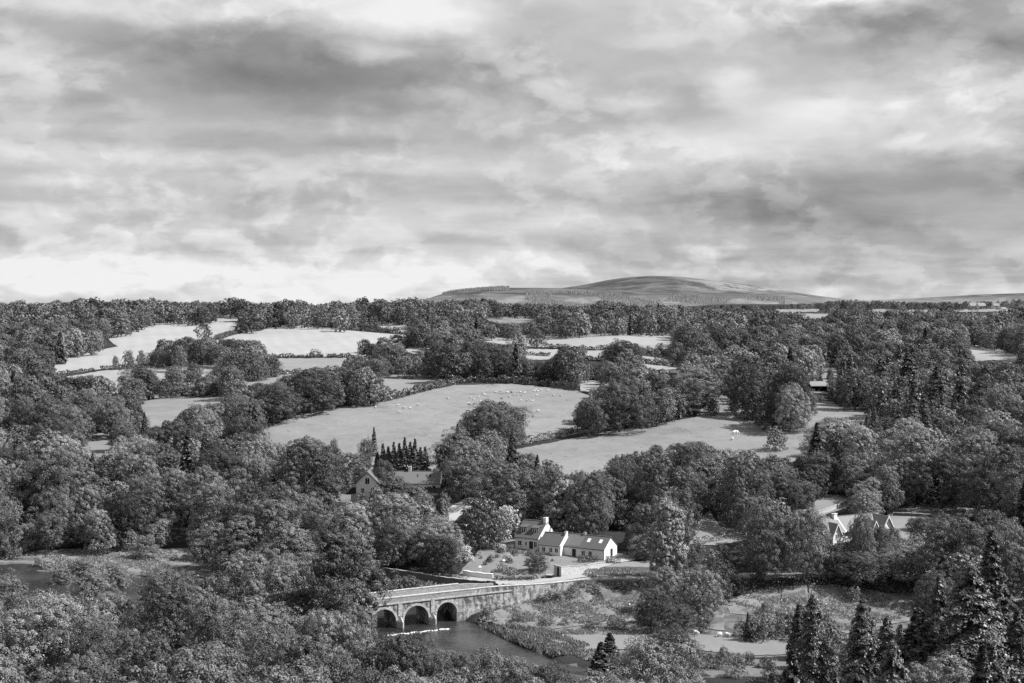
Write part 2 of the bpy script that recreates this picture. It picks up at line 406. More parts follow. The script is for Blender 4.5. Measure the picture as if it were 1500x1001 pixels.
def axis(*segs):
    out = [segs[0][0]]
    for a, b, st in segs:
        n = max(1, int(round((b-a)/st))); out += list(np.linspace(a, b, n+1)[1:])
    return np.array(out)
gx = axis((-9000, -2000, 350), (-2000, -500, 50), (-500, -130, 7), (-130, 130, 2.0), (130, 500, 7), (500, 2000, 50), (2000, 9000, 350))
gy = axis((-200, 120, 10), (120, 200, 5), (200, 380, 1.8), (380, 1400, 7), (1400, 4600, 40), (4600, 14000, 300))
XX, YY = np.meshgrid(gx, gy); ZZ = height(XX, YY); nx, ny = len(gx), len(gy)
idx = np.arange(nx*ny).reshape(ny, nx)
GQ = np.stack([idx[:-1, :-1], idx[:-1, 1:], idx[1:, 1:], idx[1:, :-1]], -1).reshape(-1, 4)
ground = link_mesh('ground', np_mesh('ground', np.stack([XX, YY, ZZ], -1).reshape(-1, 3), GQ, M['floor'], smooth=True))
tag(ground, 'dark woodland floor and rough ground rising from the river valley', 'ground', kind='structure')

def densify(poly, step=9):
    out = []
    for a, b in zip(poly, poly[1:]+poly[:1]):
        n = max(1, int(math.hypot(b[0]-a[0], b[1]-a[1])/step))
        out += [(a[0]+(b[0]-a[0])*i/n, a[1]+(b[1]-a[1])*i/n) for i in range(n)]
    return out
def sheet(name, poly, mat, label, cat, off=.14, cell=6.0, kind='structure', world=False):
    """a piece of ground with its own cover, draped over the terrain"""
    if world: pts = [(a, b) for a, b in poly]
    else:
        jr = random.Random(int(poly[0][0]*3+poly[0][1])); pts = [p2g(x+jr.uniform(-1.3, 1.3), y+jr.uniform(-.5, .5)) for x, y in densify(poly, 5)]; pts = [(p[0], p[1]) for p in pts if p is not None]
    dm = np.median([p[1] for p in pts])
    if dm > 1100: off, cell = .5, 30
    elif dm > 650: off, cell = .25, 9
    bm = bmesh.new(); vs = [bm.verts.new((x, y, 0)) for x, y in pts]
    f = bm.faces.new(vs); bmesh.ops.triangulate(bm, faces=[f])
    xs = [p[0] for p in pts]; ys = [p[1] for p in pts]
    for ax, lo, hi in ((0, min(xs), max(xs)), (1, min(ys), max(ys))):
        c = lo + cell
        while c < hi:
            pc = [0, 0, 0]; pn = [0, 0, 0]; pc[ax] = c; pn[ax] = 1
            bmesh.ops.bisect_plane(bm, geom=bm.verts[:]+bm.edges[:]+bm.faces[:], plane_co=pc, plane_no=pn)
            c += cell
    C = np.array([v.co[:] for v in bm.verts]); H = height(C[:, 0], C[:, 1])
    for v, h in zip(bm.verts, H): v.co.z = h+off
    bmesh.ops.recalc_face_normals(bm, faces=bm.faces)
    if sum(f.normal.z*f.calc_area() for f in bm.faces) < 0: bmesh.ops.reverse_faces(bm, faces=bm.faces)
    me = bpy.data.meshes.new(name); bm.to_mesh(me); bm.free(); me.materials.append(mat)
    o = link_mesh(name, me); tag(o, label, cat, kind=kind); return o

# --- outlines in photo pixels of what lies open to view (nothing tall may stand in front of these)
SKY = [(-40, -40), (1540, -40), (1540, 436), (1490, 434), (1470, 440), (1420, 441), (1395, 444), (1330, 442), (1318, 436), (1300, 441), (1272, 435), (1255, 440), (1225, 440), (1190, 444), (1140, 447), (1090, 446),
       (1060, 447), (1010, 449), (985, 446), (960, 446), (935, 449), (905, 442), (885, 441), (862, 447), (835, 449), (800, 445), (780, 442), (755, 446), (715, 439), (700, 436), (680, 441), (660, 437), (640, 443), (622, 435), (600, 433),
       (585, 438), (572, 442), (560, 436), (548, 438), (535, 433), (522, 440), (510, 446), (498, 441), (480, 443), (462, 447), (445, 437), (430, 440), (418, 436), (404, 444), (372, 446), (350, 434), (335, 436), (320, 442), (302, 443), (285, 440),
       (270, 446), (240, 439), (215, 437), (198, 441), (175, 438), (150, 442), (132, 435), (112, 438), (100, 444), (85, 440), (70, 446), (45, 446), (24, 438), (15, 444), (-40, 444)]
F1 = [(79, 541), (81, 533), (111, 522), (140, 516), (166, 509), (157, 497), (192, 488), (225, 474), (300, 472), (346, 474), (346, 487), (318, 494), (285, 498), (240, 500), (225, 515), (165, 532), (147, 541), (110, 545), (73, 549)]
F2 = [(322, 498), (352, 486), (385, 480), (401, 478), (461, 478), (515, 485), (590, 491), (594, 499), (566, 502), (530, 507), (522, 521), (392, 521), (388, 508), (370, 500), (345, 497)]
F7 = [(385, 632), (430, 612), (500, 598), (545, 594), (600, 580), (665, 566), (750, 564), (844, 573), (859, 582), (838, 596), (834, 618), (838, 630), (775, 642), (772, 605), (755, 590), (715, 590), (670, 612), (655, 640), (636, 665), (625, 680), (616, 662), (600, 652), (575, 662), (556, 663), (545, 640), (530, 655), (505, 664), (497, 640), (465, 638), (435, 645), (412, 655)]
F8 = [(740, 659), (800, 650), (868, 636), (940, 624), (1018, 611), (1058, 604), (1085, 612), (1100, 618), (1135, 627), (1165, 630), (1180, 626), (1176, 650), (1172, 668), (1150, 665), (1112, 662), (1095, 660), (1055, 660), (1040, 640), (1000, 648), (940, 652), (895, 668), (885, 690), (826, 692), (808, 665)]
OPEN = [SKY, F1, F2, F7, F8, [(557, 582), (600, 570), (640, 559), (668, 554), (700, 552), (750, 554), (800, 557), (848, 565), (844, 573), (750, 564), (665, 566), (600, 580), (557, 592)],
 [(80, 556), (147, 546), (240, 537), (312, 531), (305, 548), (292, 553), (285, 540), (262, 535), (240, 540), (238, 556), (228, 545), (205, 537), (185, 545), (176, 570), (165, 560), (150, 548)],
 [(312, 461), (350, 462), (350, 470), (325, 471)], [(410, 526), (505, 525), (497, 541), (470, 543), (430, 548), (412, 549)], [(357, 557), (407, 555), (405, 562), (360, 563)],
 [(558, 552), (614, 550), (668, 556), (640, 560), (615, 568), (558, 579)], [(590, 519), (600, 510), (633, 509), (626, 521)], [(515, 474), (598, 474), (596, 487), (570, 489), (530, 478)],
 [(1196, 592), (1277, 598), (1255, 615), (1225, 610), (1198, 612)], [(1050, 577), (1066, 588), (1066, 604), (1056, 600)],
 [(702, 496), (760, 494), (805, 491), (880, 489), (979, 489), (984, 497), (979, 507), (940, 510), (905, 505), (870, 510), (805, 508), (720, 503)],
 [(775, 513), (820, 514), (815, 519), (775, 518)], [(862, 516), (882, 517), (880, 524), (862, 523)], [(940, 522), (993, 531), (990, 535), (942, 530)], [(943, 536), (993, 541), (990, 548), (943, 545)], [(865, 531), (886, 532), (886, 538), (865, 537)], [(767, 522), (802, 525), (800, 529), (767, 527)],
 [(853, 560), (880, 560), (876, 571), (856, 572)], [(705, 466), (790, 466), (770, 473), (730, 473)],
 [(1419, 505), (1460, 511), (1492, 520), (1483, 532), (1456, 526), (1430, 529)], [(1170, 461), (1214, 461), (1211, 466), (1184, 467)], [(1140, 454), (1196, 454), (1196, 457), (1140, 458)], [(1280, 454), (1307, 454), (1307, 457), (1280, 457)], [(1330, 455), (1360, 455), (1360, 457), (1330, 457)], [(1420, 466), (1436, 467), (1434, 470), (1421, 469)], [(1395, 455), (1480, 453), (1480, 456), (1395, 458)],
 [(1421, 445), (1445, 445), (1445, 450), (1421, 450)], [(1456, 445), (1465, 445), (1465, 449), (1456, 449)], [(1440, 466), (1448, 466), (1448, 472), (1440, 472)],
 [(1206, 533), (1226, 533), (1222, 554), (1212, 554)], [(1184, 556), (1212, 556), (1212, 576), (1190, 574)],
 [(210, 583), (285, 578), (327, 580), (327, 589), (270, 595), (255, 610), (231, 628), (222, 622), (213, 598)], [(129, 640), (156, 637), (168, 649), (147, 667), (127, 661)],
 [(66, 804), (180, 808), (271, 808), (277, 820), (240, 835), (210, 847), (185, 850), (180, 871), (110, 865), (60, 841)], [(-20, 836), (51, 836), (57, 862), (45, 871), (-20, 866)], [(241, 747), (265, 742), (259, 763), (248, 768)],
 [(558, 871), (545, 834), (606, 838), (690, 845), (723, 853), (651, 864), (560, 880)],
 [(557, 880), (650, 866), (740, 852), (850, 844), (955, 845), (930, 862), (928, 882), (918, 908), (955, 915), (958, 935), (911, 950), (856, 950), (812, 965), (760, 962), (700, 950), (600, 938), (560, 928)],
 [(995, 930), (1100, 936), (1088, 956), (1060, 941), (1016, 938)], [(1065, 880), (1100, 866), (1150, 862), (1220, 860), (1274, 866), (1330, 885), (1328, 905), (1300, 910), (1280, 893), (1262, 895), (1240, 925), (1232, 925), (1215, 890), (1150, 885), (1110, 895), (1075, 895)],
 [(1470, 877), (1510, 880), (1510, 940), (1485, 935), (1476, 905)], [(1100, 935), (1154, 937), (1151, 950), (1130, 954), (1100, 955)],
 [(1211, 727), (1256, 730), (1236, 742), (1214, 748), (1172, 763), (1142, 769), (1185, 750)], [(1019, 775), (1043, 751), (1049, 772), (1082, 781), (1088, 790), (1046, 796), (1016, 793)],
 [(1310, 742), (1371, 742), (1422, 748), (1401, 772), (1398, 784), (1385, 770), (1371, 757), (1310, 754)], [(1450, 735), (1470, 735), (1468, 748), (1450, 748)],
 [(752, 806), (757, 785), (768, 765), (805, 763), (818, 782), (836, 784), (896, 789), (907, 800), (907, 815), (955, 822), (955, 847), (690, 850), (675, 838), (700, 810), (740, 795)],
 [(513, 722), (518, 708), (534, 695), (550, 707), (552, 702), (560, 705), (545, 715), (528, 722)], [(595, 700), (638, 702), (641, 722), (622, 718), (600, 708)], [(492, 724), (514, 726), (512, 737), (492, 735)],
 [(652, 762), (654, 748), (690, 727), (705, 727), (690, 742), (670, 755), (664, 766)],
 [(1216, 790), (1215, 758), (1243, 755), (1243, 770), (1232, 776), (1228, 790)], [(1285, 775), (1289, 760), (1326, 757), (1337, 778), (1325, 790), (1314, 788), (1310, 772)]]
SC = .5; MW, MH, MX, MY = 800, 560, 25, 20       # half-resolution mask with a margin
yy_, xx_ = np.mgrid[0:MH, 0:MW]; mpx = (xx_-MX)/SC; mpy = (yy_-MY)/SC
def raster(poly):
    ins = np.zeros(mpx.shape, bool); n = len(poly)
    for i in range(n):
        (x0, y0), (x1, y1) = poly[i], poly[(i+1) % n]
        if y0 == y1: continue
        c = ((y0 > mpy) != (y1 > mpy)) & (mpx < (x1-x0)*(mpy-y0)/(y1-y0)+x0); ins ^= c
    return ins
OPENM = np.zeros((MH, MW), bool)
for pl in OPEN: OPENM |= raster(pl)
def ell_window(cx, cy, rx, ry):
    i0, i1 = int((cy-ry)*SC+MY), int((cy+ry)*SC+MY)+2; j0, j1 = int((cx-rx)*SC+MX), int((cx+rx)*SC+MX)+2
    i0, j0 = max(i0, 0), max(j0, 0); i1, j1 = min(i1, MH), min(j1, MW)
    if i0 >= i1 or j0 >= j1: return None
    e = ((mpx[i0:i1, j0:j1]-cx)/max(rx, 1))**2 + ((mpy[i0:i1, j0:j1]-cy)/max(ry, 1))**2 <= 1
    return slice(i0, i1), slice(j0, j1), e

# ------------------------------------------------------------------ fields, meadows, lanes, river
sheet('valley_grass', [(-230, 204), (-120, 206), (0, 206), (150, 206), (260, 210), (260, 292), (120, 292), (40, 290), (6, 286), (-2, 279), (-60, 280), (-60, 330), (-150, 352), (-230, 352)], M['valley'], 'rough grey-green grass over the flat valley floor', 'grass', .05, 5.0, world=True)
sheet('hay_field', [(60, 553), (79, 541), (81, 532), (111, 520), (140, 515), (172, 508), (157, 496), (192, 486), (225, 472), (300, 470), (350, 473), (350, 488), (320, 498), (345, 500), (380, 510), (385, 525), (315, 530), (240, 536), (147, 542)], M['hay'], 'pale mown hay field sloping down from the skyline wood', 'field')
sheet('hay_field', [(320, 499), (352, 485), (385, 479), (401, 477), (461, 477), (515, 484), (592, 490), (600, 498), (566, 510), (540, 523), (392, 523), (370, 515)], M['hay'], 'pale hay field with a lone round bush on its lower hedge', 'field')
sheet('pasture', [(70, 557), (147, 544), (240, 538), (315, 532), (330, 545), (320, 575), (240, 582), (170, 582), (120, 570)], M['hay2'], 'light pasture strip below the row of small hedgerow trees', 'field')
sheet('pasture', [(400, 526), (510, 525), (510, 541), (470, 544), (430, 549), (400, 565), (355, 566), (355, 556)], M['pasture2'], 'light pasture below the lone hedge bush', 'field')
sheet('pasture', [(545, 550), (614, 549), (680, 557), (640, 562), (600, 574), (545, 586)], M['pasture2'], 'narrow pasture above the long hedge of the sheep field', 'field')
sheet('pasture', [(375, 636), (430, 611), (500, 597), (545, 592), (600, 579), (665, 565), (750, 563), (844, 572), (866, 582), (850, 600), (866, 633), (766, 651), (720, 664), (650, 690), (600, 695), (500, 685), (400, 672)], M['pasture'], 'large sloping sheep pasture below the long clipped hedge', 'field')
sheet('pasture', [(735, 662), (800, 651), (868, 637), (940, 625), (1018, 612), (1050, 575), (1075, 585), (1196, 590), (1280, 597), (1265, 620), (1200, 690), (1040, 690), (900, 705), (800, 700)], M['pasture'], 'sloping pasture with one white cow and calf below the oaks', 'field')
sheet('hay_field', [(695, 495), (760, 493), (805, 490), (880, 488), (982, 488), (990, 497), (985, 511), (940, 516), (870, 512), (805, 510), (715, 505)], M['hay2'], 'wide pale field in front of the central ridge wood', 'field')
for k, (pl, lb) in enumerate([([(770, 512), (900, 514), (890, 528), (770, 528)], 'small pale paddock between two low hedges under the ridge field'), ([(935, 521), (1000, 530), (996, 548), (935, 546)], 'hedged pale paddock beside the spreading wood edge'),
                              ([(845, 558), (886, 558), (880, 574), (850, 574)], 'scrap of pale grass between the big oak and its neighbour'), ([(585, 522), (598, 509), (636, 508), (630, 523)], 'small pale field behind the hedgerow thicket'),
                              ([(512, 473), (600, 473), (600, 489), (560, 489), (525, 478)], 'thin pale field just under the skyline trees'), ([(308, 460), (356, 461), (352, 471), (320, 472)], 'sliver of pale field at the foot of the skyline trees')]):
    sheet('paddock', pl, M['hay2'], lb, 'field')
sheet('paddock', [(700, 464), (795, 465), (770, 475), (725, 475)], M['rough'], 'dull rough field high below the mountain', 'field')
sheet('hay_field', [(1412, 503), (1460, 510), (1500, 520), (1490, 536), (1456, 528), (1425, 531)], M['hay2'], 'pale field on the far side of the broad eastern wood', 'field')
for pl in [[(1165, 460), (1218, 460), (1214, 467), (1180, 468)], [(1135, 453.5), (1200, 453.5), (1198, 457.5), (1138, 458)], [(1278, 453.5), (1310, 453.5), (1308, 457.5), (1279, 457.5)], [(1325, 454.5), (1364, 454.5), (1362, 457.5), (1327, 457.5)], [(1418, 465.5), (1438, 466.5), (1436, 470.5), (1420, 469.5)], [(1392, 454.5), (1482, 452.5), (1482, 456.5), (1392, 458)]]:
    tag(sheet('distant_field', pl, M['pasture2'], 'thin pale strip of field far off on the plain', 'field'), group='thin pale fields on the plain')
sheet('paddock', [(1200, 530), (1230, 530), (1226, 560), (1210, 575), (1184, 577), (1186, 566), (1206, 562)], M['bright'], 'pale yard and track beside the open-fronted shed', 'field')
sheet('pasture', [(205, 583), (285, 577), (332, 579), (340, 592), (270, 600), (255, 618), (231, 634), (215, 626)], M['pasture'], 'grey-green pasture hollow between the woods above the river bend', 'field')
sheet('paddock', [(122, 638), (160, 634), (174, 650), (150, 673), (120, 665)], M['bright'], 'bright grassy clearing beside the pole on the wooded slope', 'field')
sheet('river_meadow', [(-40, 812), (60, 806), (180, 806), (275, 804), (290, 822), (240, 850), (190, 880), (100, 880), (60, 860), (52, 842), (-40, 838)], M['rough'], 'rough flat meadow beside the river above the bridge', 'meadow')
sheet('slope_track', [(238, 748), (266, 740), (262, 764), (246, 770)], M['pasture'], 'short grassy track up the wooded slope', 'path')
sheet('river_bank', [(540, 832), (606, 838), (690, 845), (728, 853), (700, 857), (651, 866), (560, 884), (540, 878)], M['rough'], 'rough grassy bank between the bridge and the mossy wall', 'bank')
sheet('river_meadow', [(700, 908), (742, 888), (800, 872), (852, 858), (905, 853), (975, 853), (1010, 872), (1060, 880), (1062, 925), (960, 916), (925, 912), (860, 916), (800, 924), (740, 918)], M['rough'], 'rough meadow between the road wall and the river bushes', 'meadow', .16)
sheet('mown_meadow', [(797, 934), (830, 927), (880, 925), (958, 928), (1010, 930), (1105, 936), (1160, 937), (1158, 960), (1088, 962), (1010, 952), (911, 953), (856, 953), (818, 944)], M['bright'], 'bright mown strip of meadow beside the river', 'meadow', .2)
sheet('river_meadow', [(1060, 884), (1100, 866), (1150, 860), (1220, 858), (1276, 864), (1336, 884), (1340, 910), (1300, 916), (1245, 930), (1225, 925), (1130, 905), (1070, 900)], M['rough'], 'rough grazing meadow below the gabled lodge trees', 'meadow', .16)
sheet('river_meadow', [(1465, 874), (1520, 878), (1520, 945), (1480, 940), (1470, 905)], M['rough'], 'open corner of meadow with two white sheep', 'meadow', .16)
sheet('hill_pasture', [(1205, 725), (1262, 728), (1240, 745), (1216, 752), (1172, 768), (1135, 773), (1170, 755)], M['bright'], 'sunlit grassy bank behind the gabled lodge', 'field')
sheet('hill_pasture', [(1012, 778), (1040, 748), (1054, 772), (1086, 778), (1094, 792), (1046, 800), (1010, 798)], M['bright'], 'steep grassy gap in the wood above the road', 'field')
sheet('hill_pasture', [(1300, 740), (1371, 740), (1428, 746), (1415, 780), (1398, 812), (1340, 812), (1300, 770)], M['pasture2'], 'smooth lawn behind the gabled lodge', 'lawn')
sheet('garden', [(672, 842), (700, 808), (750, 788), (790, 800), (830, 812), (910, 812), (950, 820), (890, 824), (820, 832), (815, 845), (725, 849)], M['soil'], 'sunny sloping cottage garden in front of the white gabled cottage', 'garden', .16)
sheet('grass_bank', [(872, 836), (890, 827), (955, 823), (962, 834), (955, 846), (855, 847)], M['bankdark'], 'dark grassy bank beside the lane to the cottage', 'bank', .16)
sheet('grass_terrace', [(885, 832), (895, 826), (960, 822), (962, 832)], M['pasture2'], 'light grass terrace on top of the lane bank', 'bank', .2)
sheet('driveway', [(650, 764), (652, 747), (692, 726), (708, 726), (694, 744), (672, 757), (664, 768)], M['lane'], 'pale gravel drive rising past the domed yew to the long house', 'path')
sheet('yard', [(490, 724), (514, 726), (512, 738), (490, 736)], M['bright'], 'pale yard patch beside the long house gable', 'path')
# river water
def ribbon(PL, hw, z, n=140):
    seg = np.hypot(*np.diff(PL, axis=0).T); cum = np.concatenate([[0], np.cumsum(seg)]); u = np.linspace(0, cum[-1], n)
    c = np.stack([np.interp(u, cum, PL[:, 0]), np.interp(u, cum, PL[:, 1])], -1); t = np.gradient(c, axis=0); t /= np.linalg.norm(t, axis=1)[:, None]
    nn = np.stack([-t[:, 1], t[:, 0]], -1)
    V = np.concatenate([np.column_stack([c+nn*hw, np.full(n, z)]), np.column_stack([c-nn*hw, np.full(n, z)])])
    Q = np.array([(n+i, n+i+1, i+1, i) for i in range(n-1)]); return V, Q
V, Q = ribbon(RIVER, RIV_HW+3.0, 1.0)
tag(link_mesh('river', np_mesh('river', V, Q, M['water'], smooth=True)), 'dark slow river curving through the bridge arches', 'river', kind='structure')
# low broken weir just below the bridge
def p2w(px, py):
    u_, v_ = (px-CX)/FPX, (CY-py)/FPX; dz = -sp_+v_*cp_; k_ = (1.0-CAMZ)/dz; return np.array((u_*k_, (cp_+v_*sp_)*k_, 1.0))
a, b = p2w(562, 932), p2w(660, 921)
wv, wq = [], []
for i in range(90):
    t = i/89; c = a*(1-t)+b*t
    w = .12+.34*abs(math.sin(i*1.7)*math.cos(i*.6)) + .16*random.random()
    for j, (o, h) in enumerate(((-w*1.3, 0), (-w*.4, .16+.12*random.random()), (w*.2, .22+.1*random.random()), (w*.7, 0))):
        wv.append((c[0]-.44*o*-1+.1*random.random(), c[1]-.9*o+.3*math.sin(i*.35)+.15*random.random(), .97+h*.55*(1 if .04 < t < .97 else .2)))
for i in range(89):
    if random.random() < .16: continue
    for j in range(3): wq.append((i*4+j, (i+1)*4+j, (i+1)*4+j+1, i*4+j+1))
tag(link_mesh('weir', np_mesh('weir', np.array(wv), np.array(wq), M['foam'])), 'line of white broken water over a low weir below the bridge', 'weir', kind='structure')

# ------------------------------------------------------------------ mountain and far hills
def hill(name, crest, depth, y0, y1, mat, label, foot=-40, ridge_noise=1.0, nxx=220, nyy=60):
    """crest: photo outline (x, y) of the sky line at distance `depth`"""
    cxp, cyp = zip(*crest)
    wx = (np.array(cxp)-CX)/FPX*depth; wz = (440-np.array(cyp))/FPX*depth
    xs = np.linspace(wx[0], wx[-1], nxx); rz = np.interp(xs, wx, wz)
    k = np.exp(-.5*(np.arange(-8, 9)/3.0)**2); k /= k.sum(); rz = np.convolve(np.pad(rz, 8, mode='edge'), k, 'valid')
    ys = np.concatenate([np.linspace(y0, depth, nyy), np.linspace(depth, y1, 14)[1:]])
    X, Y = np.meshgrid(xs, ys)
    t = np.where(Y <= depth, (Y-y0)/(depth-y0), 1-(Y-depth)/(y1-depth)); prof_ = np.where(t < 1, np.sin(np.clip(t, 0, 1)*math.pi/2)**1.25, 1)
    Z = foot + (rz[None, :]-foot)*prof_
    Z = Z + ridge_noise*np.sin(X*.011+Y*.004)*np.sin(Y*.009+1)*(1-prof_)*3
    n0, n1 = X.shape[1], X.shape[0]; id_ = np.arange(n0*n1).reshape(n1, n0)
    Q = np.stack([id_[:-1, :-1], id_[:-1, 1:], id_[1:, 1:], id_[1:, :-1]], -1).reshape(-1, 4)
    o = link_mesh(name, np_mesh(name, np.stack([X, Y, Z+CAMZ], -1).reshape(-1, 3), Q, mat, smooth=True)); tag(o, label, 'mountain', kind='structure')
    def sample(x, y):
        j = np.clip(np.searchsorted(xs, x)-1, 0, n0-2); i = np.clip(np.searchsorted(ys, y)-1, 0, n1-2)
        a_ = (x-xs[j])/(xs[j+1]-xs[j]); b_ = (y-ys[i])/(ys[i+1]-ys[i])
        return CAMZ + Z[i, j]*(1-a_)*(1-b_)+Z[i, j+1]*a_*(1-b_)+Z[i+1, j]*(1-a_)*b_+Z[i+1, j+1]*a_*b_
    return sample
hill('mountain', [(560, 470), (700, 446), (780, 430), (830, 421), (855, 418), (880, 412), (905, 408), (930, 405.5), (960, 404.5), (985, 405), (1010, 408), (1040, 412), (1075, 416), (1105, 420), (1140, 427), (1170, 432), (1200, 436), (1240, 440), (1330, 452), (1420, 470)], 7600, 5600, 9800, M['moor'], 'smooth round moorland mountain on the skyline', -60)
shoulder = hill('hill_shoulder', [(590, 462), (615, 445), (632, 436), (650, 430), (675, 426.5), (700, 424), (735, 421.5), (790, 422), (850, 423), (900, 425), (960, 427), (1050, 429), (1130, 433), (1200, 440), (1300, 455)], 6000, 4700, 7200, M['moor'], 'long low shoulder of hill pasture in front of the mountain', -50)
hill('distant_hill', [(1150, 446), (1250, 442), (1310, 439), (1380, 435), (1450, 431), (1500, 429.5), (1600, 428), (1800, 436)], 9000, 7000, 10500, M['moor'], 'low flat hill far beyond the plain', -60)

# ------------------------------------------------------------------ foliage forms
def unit(v): return v/(np.linalg.norm(v, axis=-1, keepdims=True)+1e-9)
def rand_dirs(r, n): return unit(r.normal(size=(n, 3)))
def leaf_quads(P, N, size, aspect, r, droop=0.0):
    """one bent-free quad per leaf clump, lying across normal N"""
    n = len(P); up = rand_dirs(r, n)
    if droop: up = unit(up*(1-droop) + np.array((0, 0, -1.0))*droop)
    T = unit(np.cross(up, N)); B = np.cross(N, T)
    s = np.asarray(size)*(.65+.7*r.random(n)); s = s[:, None]
    a = T*s*.5; b = B*s*.5*aspect
    j = lambda: (1+.35*(r.random((n, 1))-.5))
    V = np.stack([P-a*j()-b*j()*.6, P+a*j()*.5-b*j(), P+a*j()+b*j()*.6, P-a*j()*.5+b*j()], 1).reshape(-1, 3)
    return V, np.arange(4*n).reshape(n, 4)
def limbs(r, H, W, base, trunk_r, nl=5, lean=.06, fork=.45):
    parts = []; top = np.array((r.normal()*lean*H, r.normal()*lean*H, H*.72))
    path = [np.array((0, 0, -.6)), np.array((0, 0, .25))] + [top*t + np.array((0, 0, 0)) for t in (.25, .5, .8, 1)]
    parts.append(tube(path, [trunk_r*1.5, trunk_r*1.12, trunk_r*.9, trunk_r*.7, trunk_r*.4, trunk_r*.12], 7))
    for k in range(nl):
        a = 2*math.pi*(k+r.random()*.6)/nl; t0 = fork*(.6+.6*r.random()); st = top*t0
        L = W*.40*(.7+.4*r.random()); e = st + np.array((math.cos(a)*L, math.sin(a)*L, H*(.16+.2*r.random())))
        m = (st+e)/2 + np.array((0, 0, -H*.03)); parts.append(tube([st, m, e], [trunk_r*.45, trunk_r*.3, trunk_r*.08], 5))
    return join_vq(parts)
def broad_form(seed, H=14., W=12., z0=.18, nb=26, nt=11, nl=26, leaf=.36, shape='dome', rb=.20, rt=.085, open_=0.0, tj=.55, aspect=.75):
    """crown of boughs, each bough a heap of tufts, each tuft a scatter of leaf clumps"""
    r = np.random.default_rng(seed); g = 2.399963
    hc = H*(1-z0); cz = H*z0
    i = np.arange(nb); t = (i+.5)/nb; t = np.clip(t + r.normal(size=nb)*.05, .02, .99)       # height in crown
    if shape == 'dome':  pr = np.sqrt(np.clip(1-((t-.36)/.66)**2, .04, 1))
    elif shape == 'oval': pr = np.sqrt(np.clip(1-((t-.45)/.57)**2, .03, 1))
    elif shape == 'tall': pr = np.clip(np.sin(np.clip(t*.92+.06, 0, 1)*math.pi)**.6, .1, 1)
    elif shape == 'low':  pr = np.sqrt(np.clip(1-(t*.95)**2, .03, 1))
    else: pr = np.clip(1.05-t, .05, 1)**.7
    ang = i*g + r.normal(size=nb)*.35
    lop = 1 + .26*np.sin(ang*1+r.random()*6) + .16*np.sin(ang*2+r.random()*6) + .10*np.sin(ang*3+t*7+r.random()*6)
    rad = pr*(W/2)*.74*lop*(.42+.70*r.random(nb)**.5)
    BC = np.stack([np.cos(ang)*rad, np.sin(ang)*rad, cz + t*hc*.86 + hc*.05], -1)
    BR = W*rb*(.55+.9*r.random(nb)**1.3)*(.75+.35*pr)
    if open_: keep = r.random(nb) > open_; BC, BR = BC[keep], BR[keep]
    ctr = np.array((0, 0, cz+hc*.42))
    nbk = len(BC); out = unit(BC-ctr + np.array((0, 0, .12*hc)))
    # tufts spread evenly over the outer and upper side of each bough
    kk = np.arange(nt); zz = 1-1.55*(kk+.5)/nt; fa = kk*g
    base = np.stack([np.sqrt(1-zz**2)*np.cos(fa), np.sqrt(1-zz**2)*np.sin(fa), zz], -1)
    ax = unit(out+np.array((0, 0, .55))); t1 = unit(np.cross(ax, rand_dirs(r, nbk))); t2 = np.cross(ax, t1)
    D = base[None, :, 0:1]*t1[:, None]+base[None, :, 1:2]*t2[:, None]+base[None, :, 2:3]*ax[:, None]
    D = unit(D+r.normal(size=D.shape)*.18)
    TC = (BC[:, None] + D*BR[:, None, None]*np.array((1, 1, .8))*(.70+.42*r.random((nbk, nt, 1)))).reshape(-1, 3); TD = D.reshape(-1, 3)
    TR = np.repeat(BR, nt)*(.34+.16*r.random(nbk*nt))*(10/nt)**.4
    tt = np.repeat(.84+.32*r.random(nbk), nt)*(.86+.28*r.random(nbk*nt))
    m = len(TC)
    ta = unit(TD+np.array((0, 0, .5)))
    LD = unit(rand_dirs(r, m*nl).reshape(m, nl, 3)+ta[:, None]*.85)
    LP = (TC[:, None] + LD*TR[:, None, None]*np.array((1, 1, .85))*(.78+.34*r.random((m, nl, 1)))).reshape(-1, 3)
    LN = unit(LD.reshape(-1, 3)*.8 + np.repeat(ta, nl, 0)*.35 + r.normal(size=(m*nl, 3))*tj*.4)
    V, Q = leaf_quads(LP, LN, leaf, aspect, r)
    tint = np.repeat(np.repeat(tt, nl)*(.9+.2*r.random(m*nl)), 4)
    V[:, 2] = np.maximum(V[:, 2], .15)
    H = float(np.percentile(V[:, 2], 99.6)); W = 2*float(np.percentile(np.hypot(V[:, 0], V[:, 1]), 97))
    return V, Q, tint, H, W
